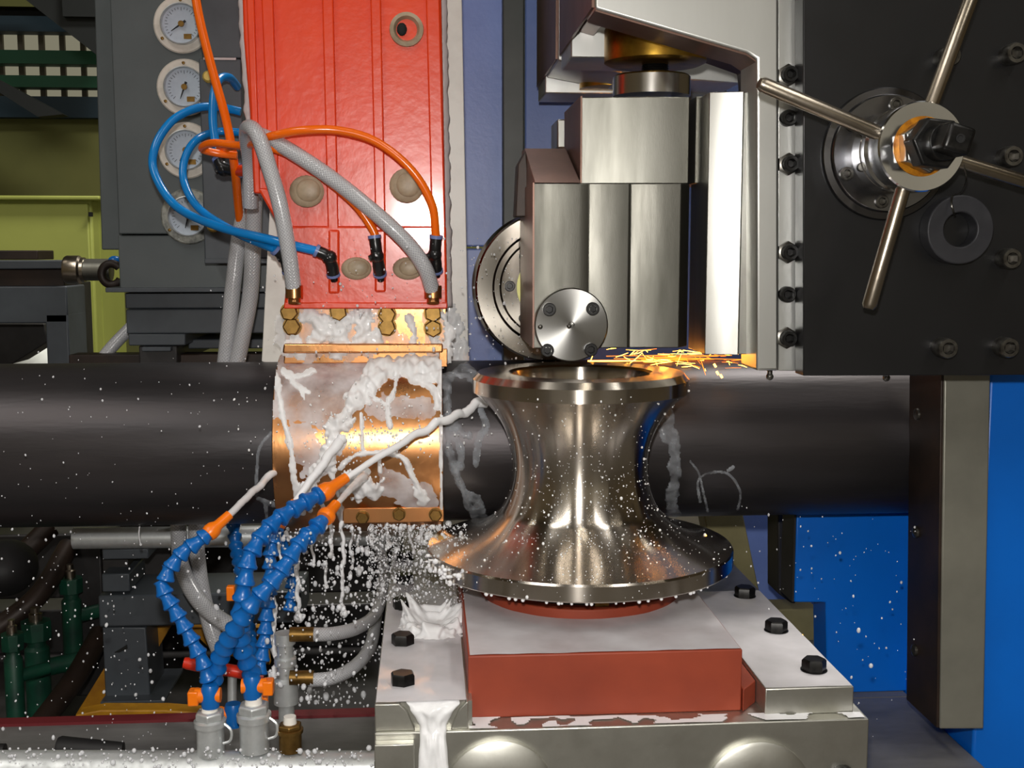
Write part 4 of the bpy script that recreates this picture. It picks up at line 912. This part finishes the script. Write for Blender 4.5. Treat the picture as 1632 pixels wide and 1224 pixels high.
def segd(p, a, b):
    ax, ay = a; bx_, by = b; px, py = p; dx, dy = bx_ - ax, by - ay; L = dx * dx + dy * dy
    t = 0 if L == 0 else max(0, min(1, ((px - ax) * dx + (py - ay) * dy) / L))
    return math.hypot(px - ax - t * dx, py - ay - t * dy)
def film(name, label, strokes, r, m, step=2.0, rough=1.0, seed=0, clip=None):
    """a skin of liquid lying on a cylinder of radius r round the pipe axis; strokes = [(polyline, half width px, height m)]"""
    acc = {}
    for (pl, w, h) in strokes:
        pl = [(p[0], p[1]) for p in smooth([(x, y, 0) for x, y in pl], 6)] if len(pl) > 1 else pl * 2
        x0 = min(p[0] for p in pl) - w * 1.8; x1 = max(p[0] for p in pl) + w * 1.8; y0 = min(p[1] for p in pl) - w * 1.8; y1 = max(p[1] for p in pl) + w * 1.8
        for i in range(int(x0 / step), int(x1 / step) + 1):
            for j in range(int(y0 / step), int(y1 / step) + 1):
                p = (i * step, j * step)
                d = min(segd(p, pl[k], pl[k + 1]) for k in range(len(pl) - 1))
                ww = w * (1 + rough * (.75 * nz(p[0] * .045, p[1] * .045, seed) + .55 * nz(p[0] * .13, p[1] * .13, seed + 3)))
                if d < ww + step:
                    q = 1 - (d / max(ww, .5)) ** 2
                    hh = h * (math.sqrt(max(q, 0)) * (.8 + .5 * nz(p[0] * .09, p[1] * .09, seed + 8)) if q > 0 else -.15)
                    if hh > acc.get((i, j), -9): acc[(i, j)] = hh
    idx = {}; vs = []; fs = []
    def vid(i, j):
        if (i, j) not in idx:
            hit = cyl_hit(i * step, j * step, r)
            if hit is None or (clip and not clip[0] <= hit[0].x <= clip[1]): idx[(i, j)] = None
            else:
                idx[(i, j)] = len(vs); vs.append(hit[0] + hit[1] * max(acc.get((i, j), -.0006), -.0006))
        return idx[(i, j)]
    for (i, j), h in acc.items():
        c = [(i, j), (i + 1, j), (i + 1, j + 1), (i, j + 1)]
        if max(acc.get(k, -1) for k in c) <= 0: continue
        ids = [vid(*k) for k in c]
        if None not in ids: fs.append(ids)
    o = MB().add(vs, fs).build(name, m, ang=180); return tag(o, label, 'coolant', kind='stuff')
foam = [([(478, 806), (505, 757), (542, 700)], 13, .006), ([(520, 735), (536, 685), (560, 645), (588, 610), (620, 590), (660, 584), (700, 598), (716, 628)], 15, .013),
        ([(595, 592), (640, 572), (690, 578), (714, 606)], 15, .012), ([(600, 605), (580, 635), (560, 650)], 10, .008), ([(640, 590), (660, 600), (690, 605)], 9, .008),
        ([(438, 575), (443, 620), (452, 670), (462, 705), (468, 750), (474, 800)], 4.5, .003), ([(460, 597), (474, 615), (490, 625)], 4.5, .002), ([(480, 620), (485, 635)], 5, .002),
        ([(633, 600), (628, 625), (618, 645), (622, 680)], 4, .004), ([(598, 636), (616, 645)], 4, .003), ([(575, 660), (578, 715)], 3, .003), ([(676, 610), (692, 622), (698, 648)], 6, .006),
        ([(543, 745), (562, 728), (600, 722), (640, 728), (655, 755), (672, 785), (676, 797)], 4, .005), ([(668, 785), (672, 795)], 9, .006), ([(520, 730), (528, 755), (535, 775)], 6, .005), ([(560, 765), (580, 780), (595, 775)], 17, .010),
        ([(541, 800), (546, 838)], 5, .005), ([(705, 640), (703, 720), (704, 810)], 3, .003), ([(520, 700), (522, 740), (540, 790)], 3, .003), ([(500, 780), (520, 815)], 4, .004), ([(500, 590), (470, 600), (450, 590)], 6, .002), ([(604, 728), (606, 752)], 2.5, .003)]
film('coolant_foam', 'white coolant foam bursting over the copper sleeve', foam, SR, K['milk_semi'], 1.6, 1.1, 0, (sx0, sx1))
film('coolant_film', 'thin milky coolant film over the upper copper sleeve', [([(455, 590), (500, 600), (560, 600)], 42, .0009), ([(460, 640), (520, 650)], 32, .0008), ([(480, 690), (500, 740)], 22, .0007), ([(560, 575), (700, 578)], 26, .0009), ([(600, 650), (680, 650)], 16, .0006), ([(620, 770), (680, 800)], 22, .0006)], SR, K['milk_film'], 2.5, .6, 4, (sx0, sx1))
film('coolant_streaks', 'milky coolant streaks on the pipe between copper and roll', [([(712, 610), (716, 660), (735, 690), (746, 694)], 6, .004), ([(713, 660), (716, 720), (735, 775), (752, 815), (772, 850)], 5.5, .004), ([(742, 790), (760, 800), (772, 830)], 7, .003), ([(766, 650), (775, 680), (762, 700), (758, 740)], 4, .001), ([(735, 770), (745, 795)], 4, .003), ([(720, 690), (735, 715), (735, 745)], 5, .0015), ([(715, 600), (740, 590), (760, 605)], 9, .004)], PR + .0005, K['milk_thin'], 1.6, 1.0, 11)
film('coolant_streaks', 'bluish coolant sheet on the pipe just right of the roll', [([(1058, 645), (1066, 670), (1072, 710), (1076, 750), (1070, 790), (1075, 822)], 8, .003), ([(1050, 660), (1062, 700)], 6, .002)], PR + .0005, K['milk_thin'], 1.6, .9, 15)
film('coolant_trickle', 'thin coolant trickles looping down the pipe right of the roll', [([(1116, 800), (1112, 770), (1122, 757), (1148, 752), (1166, 760), (1180, 785), (1176, 812)], 1.3, .0004), ([(1100, 735), (1114, 755), (1122, 790), (1128, 815)], 1.0, .0004), ([(1160, 750), (1168, 745)], 2, .001)], PR + .0003, K['milk_thin'], 1.2, .7, 18)
film('coolant_trickle', 'coolant dribble on the pipe left of the copper sleeve', [([(432, 690), (414, 712), (410, 740), (409, 790), (422, 802), (425, 830)], 2.2, .0012), ([(412, 795), (440, 806)], 3.5, .001)], PR + .0003, K['milk_thin'], 1.2, .7, 21)
# film and foam on the flat bolted plate
b = MB()
def flatfilm(b, strokes, Y, step=2.2, seed=0, rough=1.0):
    acc = {}
    for (pl, w, h) in strokes:
        pl = pl if len(pl) > 1 else pl * 2
        x0 = min(p[0] for p in pl) - w * 1.8; x1 = max(p[0] for p in pl) + w * 1.8; y0 = min(p[1] for p in pl) - w * 1.8; y1 = max(p[1] for p in pl) + w * 1.8
        for i in range(int(x0 / step), int(x1 / step) + 1):
            for j in range(int(y0 / step), int(y1 / step) + 1):
                p = (i * step, j * step); d = min(segd(p, pl[k], pl[k + 1]) for k in range(len(pl) - 1))
                ww = w * (1 + rough * (.75 * nz(p[0] * .05, p[1] * .05, seed) + .55 * nz(p[0] * .15, p[1] * .15, seed + 3)))
                q = 1 - (d / max(ww, .5)) ** 2
                if q > -.4:
                    hh = h * (math.sqrt(q) * (.8 + .6 * nz(p[0] * .1, p[1] * .1, seed + 8)) if q > 0 else -.1)
                    if hh > acc.get((i, j), -9): acc[(i, j)] = hh
    idx = {}; vs = []; fs = []
    def vid(k):
        if k not in idx:
            idx[k] = len(vs); vs.append(W(k[0] * step, k[1] * step, Y) + Vector((0, -max(acc.get(k, -.0005), -.0005), 0)))
        return idx[k]
    for (i, j) in acc:
        c = [(i, j), (i + 1, j), (i + 1, j + 1), (i, j + 1)]
        if max(acc.get(k, -1) for k in c) > 0: fs.append([vid(k) for k in c])
    b.add(vs, fs); return b
flatfilm(b, [([(490, 500), (520, 520), (500, 545)], 14, .006), ([(545, 505), (540, 540), (545, 555)], 16, .009), ([(580, 500), (575, 540)], 15, .007), ([(600, 535), (590, 552)], 12, .005), ([(650, 505), (660, 530), (655, 560)], 5, .004), ([(690, 540), (700, 560)], 8, .005), ([(470, 540), (480, 560)], 9, .004), ([(705, 500), (716, 530), (712, 570)], 7, .005), ([(456, 545), (456, 560)], 5, .003)], 1.5545, seed=31)
tag(b.build('coolant_foam', K['milk_semi'], ang=180), 'white foam clinging to the bolted copper plate', 'coolant', kind='stuff')
b = MB(); flatfilm(b, [([(480, 530), (560, 530), (590, 520)], 42, .0012), ([(480, 540)], 25, .001), ([(690, 500), (700, 570)], 16, .001), ([(640, 545)], 14, .001)], 1.5548, 2.5, 37, .5)
tag(b.build('coolant_film', K['milk_film'], ang=180), 'thin milky film on the bolted copper plate', 'coolant', kind='stuff')
# pools on flat tops
def pool(name, label, poly, Z, m, thick=.0012, seed=0, step=.006, cut=None):
    xs = [p[0] for p in poly]; ys = [p[1] for p in poly]; acc = {}; vs = []; fs = []
    def inside(x, y):
        c = False; n = len(poly)
        for i in range(n):
            x1, y1 = poly[i]; x2, y2 = poly[(i + 1) % n]
            if (y1 > y) != (y2 > y) and x < (x2 - x1) * (y - y1) / (y2 - y1) + x1: c = not c
        return c
    nx, ny = int((max(xs) - min(xs)) / step), int((max(ys) - min(ys)) / step)
    sx_, sy_ = (max(xs) - min(xs)) / nx, (max(ys) - min(ys)) / ny
    def vid(i, j):
        if (i, j) not in acc:
            x, y = min(xs) + i * sx_, min(ys) + j * sy_
            acc[(i, j)] = len(vs); vs.append((x, y, Z + thick * (1 + .5 * nz(x * 40, y * 25, seed))))
        return acc[(i, j)]
    for i in range(nx):
        for j in range(ny):
            x, y = min(xs) + (i + .5) * sx_, min(ys) + (j + .5) * sy_
            if not inside(x, y): continue
            if cut is not None and nz(x * 22, y * 30, seed + 5) + .5 * nz(x * 60, y * 70, seed) < cut: continue
            fs.append([vid(i, j), vid(i + 1, j), vid(i + 1, j + 1), vid(i, j + 1)])
    return tag(MB().add(vs, fs).build(name, m, ang=180), label, 'coolant', kind='stuff')
pool('coolant_pool', 'milky coolant pool on top of the red block', [(f0.x + .002, BLY + .001), (f1.x - .002, BLY + .001), (f1.x - .002, BLY + .4), (f0.x + .002, BLY + .4)], BTZ, K['milk_pool'], .0012, 2)
lx0 = WZ(599, 1123, CLZ).x
pool('coolant_pool', 'milky coolant flowing over the left clamp plate', [(lx0, LY + .001), (f0.x - .003, LY + .001), (f0.x - .003, LY + .6), (lx0, LY + .6)], CLZ, K['milk_pool'], .002, 5)
a = WZ(1221, 1098, CLZ); c = WZ(1361, 1095, CLZ)
pool('coolant_pool', 'milky coolant film on the right clamp plate', [(a.x, RYF + .001), (c.x - .001, RYF + .001), (c.x - .001, RYF + .35), (a.x, RYF + .35)], CLZ, K['milk_pool'], .001, 8)
pool('coolant_pool', 'white coolant puddles along the front of the base block', [(f0.x, BY + .002), (BEX - .004, BY + .002), (BEX - .004, RYF - .001), (f0.x, BLY - .0005)], BASEZ, K['milk'], .0012, 12, .0022, -.06)
b = MB()
# coolant pouring down the clamp slot: one sheet, wide at the lip, pinched in the slot, forked below
ctr = smooth([(gx, LY + .06, CLZ + .0015), (gx, LY + .012, CLZ + .001), (gx, LY - .001, CLZ - .006), (gx, LY - .002, BASEZ + .006), (gx, LY - .008, BASEZ - .012), (gx, LY - .012, BASEZ - .05), (gx, LY - .013, BASEZ - .12)], 10)
wid = [.032, .029, .023, .0135, .0135, .016, .018]
NS = 28; vs = []
for i, c in enumerate(ctr):
    t = i / 10; k = min(int(t), len(wid) - 2); w = wid[k] + (wid[k + 1] - wid[k]) * (t - k)
    for q in range(NS + 1):
        sN = -1 + 2 * q / NS; fork = max(0, min(1, (t - 4) / 1.2)) * math.exp(-(sN / .32) ** 2)
        th_ = .006 * math.sqrt(max(0, 1 - sN * sN)) * (1 + .5 * nz(sN * 3, t * 1.6, 2)) * (1 - 1.15 * fork) * min(1, max(0, t - .7)) - .0004 - .002 * max(0, 1.3 - t)
        up_ = max(0, 1 - t / 2)
        vs.append((c.x + sN * w * (1 + .12 * nz(t * 1.5, sN, 6)), c.y - th_ * (1 - up_), c.z + th_ * up_ * .5))
fs = [[i * (NS + 1) + q, i * (NS + 1) + q + 1, (i + 1) * (NS + 1) + q + 1, (i + 1) * (NS + 1) + q] for i in range(len(ctr) - 1) for q in range(NS)]
b.add(vs, fs)
tag(b.build('coolant_fall', K['milk_semi'], ang=180), 'coolant pouring down the slot of the left clamp', 'coolant', kind='stuff')
b = MB()
cc = WZ(690, 1000, CLZ); NX = 70; vs = []; fs = []; inn = {}
for i in range(NX + 1):
    for j in range(NX + 1):
        x, y = (i / NX - .5) * .11, (j / NX - .5) * .14; rr_ = math.hypot(x / .036, y / .046); a = math.atan2(y, x)
        ring_ = math.exp(-((rr_ - .72) / .26) ** 2) * (.55 + .9 * max(0, nz(a * 2.2, 1, 3)) + .5 * nz(x * 160, y * 120, 3))
        h = .026 * ring_ * (1.15 if y > 0 else .55) + .004 * max(0, 1 - rr_ / 1.5) + .002 * nz(x * 200, y * 150, 8) - .001
        inn[(i, j)] = h; vs.append((cc.x + x + .01 * h / .02 * (1 if x > 0 else -1), cc.y + y, CLZ + .001 + max(h, 0)))
fs = [[i * (NX + 1) + j, (i + 1) * (NX + 1) + j, (i + 1) * (NX + 1) + j + 1, i * (NX + 1) + j + 1] for i in range(NX) for j in range(NX) if max(inn[(i, j)], inn[(i + 1, j + 1)]) > .0002]
b.add(vs, fs)
tag(b.build('coolant_splash', K['milk_semi'], ang=180), 'white splash crown on the left clamp plate', 'coolant', kind='stuff')
# hanging strings of coolant below the sleeve
b = MB()
for (x, y0, y1, Y, r) in ((446, 838, 925, 1.5, 4), (475, 880, 985, 1.5, 4.5), (437, 930, 1085, 1.45, 6), (528, 832, 885, 1.51, 4), (546, 830, 978, 1.5, 4), (500, 838, 900, 1.52, 3), (560, 835, 905, 1.53, 2.5), (592, 836, 858, 1.53, 4), (620, 834, 868, 1.53, 4), (640, 834, 852, 1.53, 3), (655, 836, 880, 1.54, 3), (672, 836, 862, 1.54, 4.5), (700, 832, 870, 1.54, 4), (455, 1000, 1120, 1.42, 2), (519, 905, 935, 1.5, 3), (223 , 838, 868, 1.6, 1.2), (426, 815, 838, 1.56, 2.5)):
    n = max(6, int((y1 - y0) / 5)); pts = []; rs = []
    for k in range(n + 1):
        t = k / n; pts.append(W(x + 7 * nz(k * .22, x * .37), y0 + (y1 - y0) * t, Y)); rs.append(PX(r, Y) * (.65 + .9 * abs(nz(k * .5, x * .11, 4)) + (.4 if t > .93 else 0)))
    b.tube(pts, rs, 8); b.ball(pts[-1], rs[-1] * 1.3, 8)
tag(b.build('coolant_strings', K['milk'], ang=180), 'white strings of coolant dripping from the copper sleeve', 'coolant', kind='stuff')
# flying drops
def drops(label, n, fx, fy, fY, fr, m='drop', st=1.5):
    b = MB()
    for k in range(n):
        x, y, Y = fx(), fy(), fY(); r = PX(fr(), Y)
        q = Quaternion(Vector((random.uniform(-1, 1), random.uniform(-1, 1), random.uniform(-1, 1))).normalized(), random.uniform(0, .8)).to_matrix()
        b.ball(W(x, y, Y), r, 6, (1, 1, random.uniform(1, st)), q)
    return tag(b.build('coolant_drops', K[m], ang=180), label, 'drops', kind='stuff')
U = random.uniform; G = random.gauss
drops('dense shower of white coolant drops under the copper sleeve', 950, lambda: U(425, 610), lambda: 838 + 290 * random.random() ** 1.2, lambda: U(1.25, 1.58), lambda: min(5.5, 1.0 + random.expovariate(1 / .95)))
drops('cloud of coolant spray left of the roll flange', 2600, lambda: U(585, 745), lambda: 836 + 125 * random.random() ** 1.2, lambda: U(1.28, 1.6), lambda: min(5, .35 + random.expovariate(1 / .6)))
drops('scattered coolant drops in the dark lower left', 300, lambda: U(0, 440), lambda: U(840, 1190), lambda: U(1.22, 1.75), lambda: min(4.5, .6 + random.expovariate(1 / .6)))
drops('coolant drops sparkling before the blue stand', 130, lambda: U(1170, 1460), lambda: U(790, 1180), lambda: U(1.25, 1.6), lambda: min(4, .5 + random.expovariate(1 / .5)))
drops('fine coolant spray around the orange head base', 220, lambda: G(620, 120), lambda: U(380, 570), lambda: U(1.46, 1.54), lambda: min(3, .5 + random.expovariate(1 / .45)))
drops('drops spattered over the bottom manifold pipe', 260, lambda: U(0, 597), lambda: U(1192, 1222), lambda: U(1.225, 1.235), lambda: min(5, .8 + random.expovariate(1 / 1.1)), st=1.1)
drops('fine drops flying before the black pipe', 120, lambda: U(0, 440), lambda: U(560, 840), lambda: U(1.42, 1.49), lambda: min(2.5, .5 + random.expovariate(1 / .4)))
drops('fine drops flying round the top wheel', 130, lambda: U(740, 900), lambda: U(380, 600), lambda: U(1.5, 1.56), lambda: min(2.5, .5 + random.expovariate(1 / .45)))
drops('bright beads of coolant on the copper sleeve', 240, lambda: G(590, 75), lambda: G(690, 35), lambda: U(1.478, 1.482), lambda: U(.6, 2.0), 'milk_semi')
# beads lying on the roll
def prof_r(z):
    for (r0, z0_), (r1, z1_) in zip(prof[4:], prof[5:]):
        if z0_ <= z <= z1_ and z1_ > z0_: return r0 + (r1 - r0) * (z - z0_) / (z1_ - z0_)
    return .1
b = MB()
for k in range(1000):
    z = random.choice([U(-.115, .1), G(-.03, .03), U(-.1, -.06)]); a = G(-math.pi / 2, .75)
    z = max(-.116, min(.105, z)); r = prof_r(z); rr = min(.0020, .00028 + random.expovariate(1 / .00028))
    b.ball((RX + math.cos(a) * r, RY + math.sin(a) * r, PZ + z), rr, 6, (1, 1, U(.8, 1.4)))
for k in range(26):
    a = -math.pi / 2 + U(-1.1, 1.1); b.ball((RX + math.cos(a) * .184, RY + math.sin(a) * .184, PZ - .1195), U(.0012, .0026), 8)
tag(b.build('coolant_beads', K['milk'], ang=180), 'white coolant beads spattered over the polished roll', 'drops', kind='stuff')
# splash skirt where the spray meets the roll
b = MB()
for k in range(70):
    p = W(G(725, 32), G(862, 14), U(1.48, 1.58)); b.ball(p, 1, 7, (U(.002, .008), U(.002, .006), U(.002, .007)))
flatfilm(b, [([(716, 490), (724, 530), (718, 575)], 9, .006), ([(735, 545), (742, 575)], 8, .005), ([(722, 500), (735, 520)], 5, .003)], OY + .1145, seed=41)
tag(b.build('coolant_splash', K['milk_semi'], ang=180), 'white splashes between copper sleeve and roll', 'coolant', kind='stuff')
b = MB()
for k in range(30):
    a = -math.pi / 2 + U(-1.4, -.9); p = Vector((RX + math.cos(a) * .19, RY + math.sin(a) * .19, PZ - U(.1, .118))); b.ball(p, 1, 7, (U(.001, .005), U(.001, .004), U(.001, .004)))
tag(b.build('coolant_splash', K['milk'], ang=180), 'white lumps of coolant flung off the roll flange', 'coolant', kind='stuff')

# ------------------------------------------------------------------ sparks
b = MB(); d = MB()
for k in range(80):
    x = random.choice([G(1085, 50), U(960, 1190)]); y = U(557, 590); L = U(8, 46); a = random.choice([G(0, .08), G(-.5, .5), G(.6, .5)])
    x2 = x + L * math.cos(a) * (1 if abs(a) < .2 else .6); y2 = y + L * math.sin(a) * .8
    if not (555 < y2 < 600): y2 = y + 4
    Y = U(1.48, 1.6); r = U(.00025, .0006)
    (b if k % 3 else d).tube([W(x, y, Y), W((x + x2) / 2, (y + y2) / 2 + U(-1, 1), Y), W(x2, y2, Y)], [r * .4, r, r * .5], 5)
for k in range(12):
    y = U(565, 590); x = U(965, 1050); d.tube([W(x, y, 1.585), W(x + U(80, 180), y + U(-3, 3), 1.6)], .0004, 5)
for (x, y) in ((1142, 592), (1148, 597), (1124, 853), (1278, 1012), (1138, 580)):
    b.tube([W(x, y, 1.4), W(x + 3, y + 5, 1.4)], .0014, 6)
sp = tag(b.build('sparks', K['spark'], ang=180), 'yellow-orange sparks flying from the weld', 'sparks', kind='stuff')
tag(d.build('sparks', K['spark_dim'], ang=180), 'dim orange spark streaks along the pipe crown', 'sparks', kind='stuff')
wl = bpy.data.lights.new('weld_glow', 'POINT'); wl.energy = .55; wl.color = (1, .33, .05); wl.shadow_soft_size = .008
wo = bpy.data.objects.new('weld_glow', wl); col.objects.link(wo); wo.location = W(1060, 568, 1.615)
for o in bpy.data.objects:
    if '_o' in o: del o['_o']
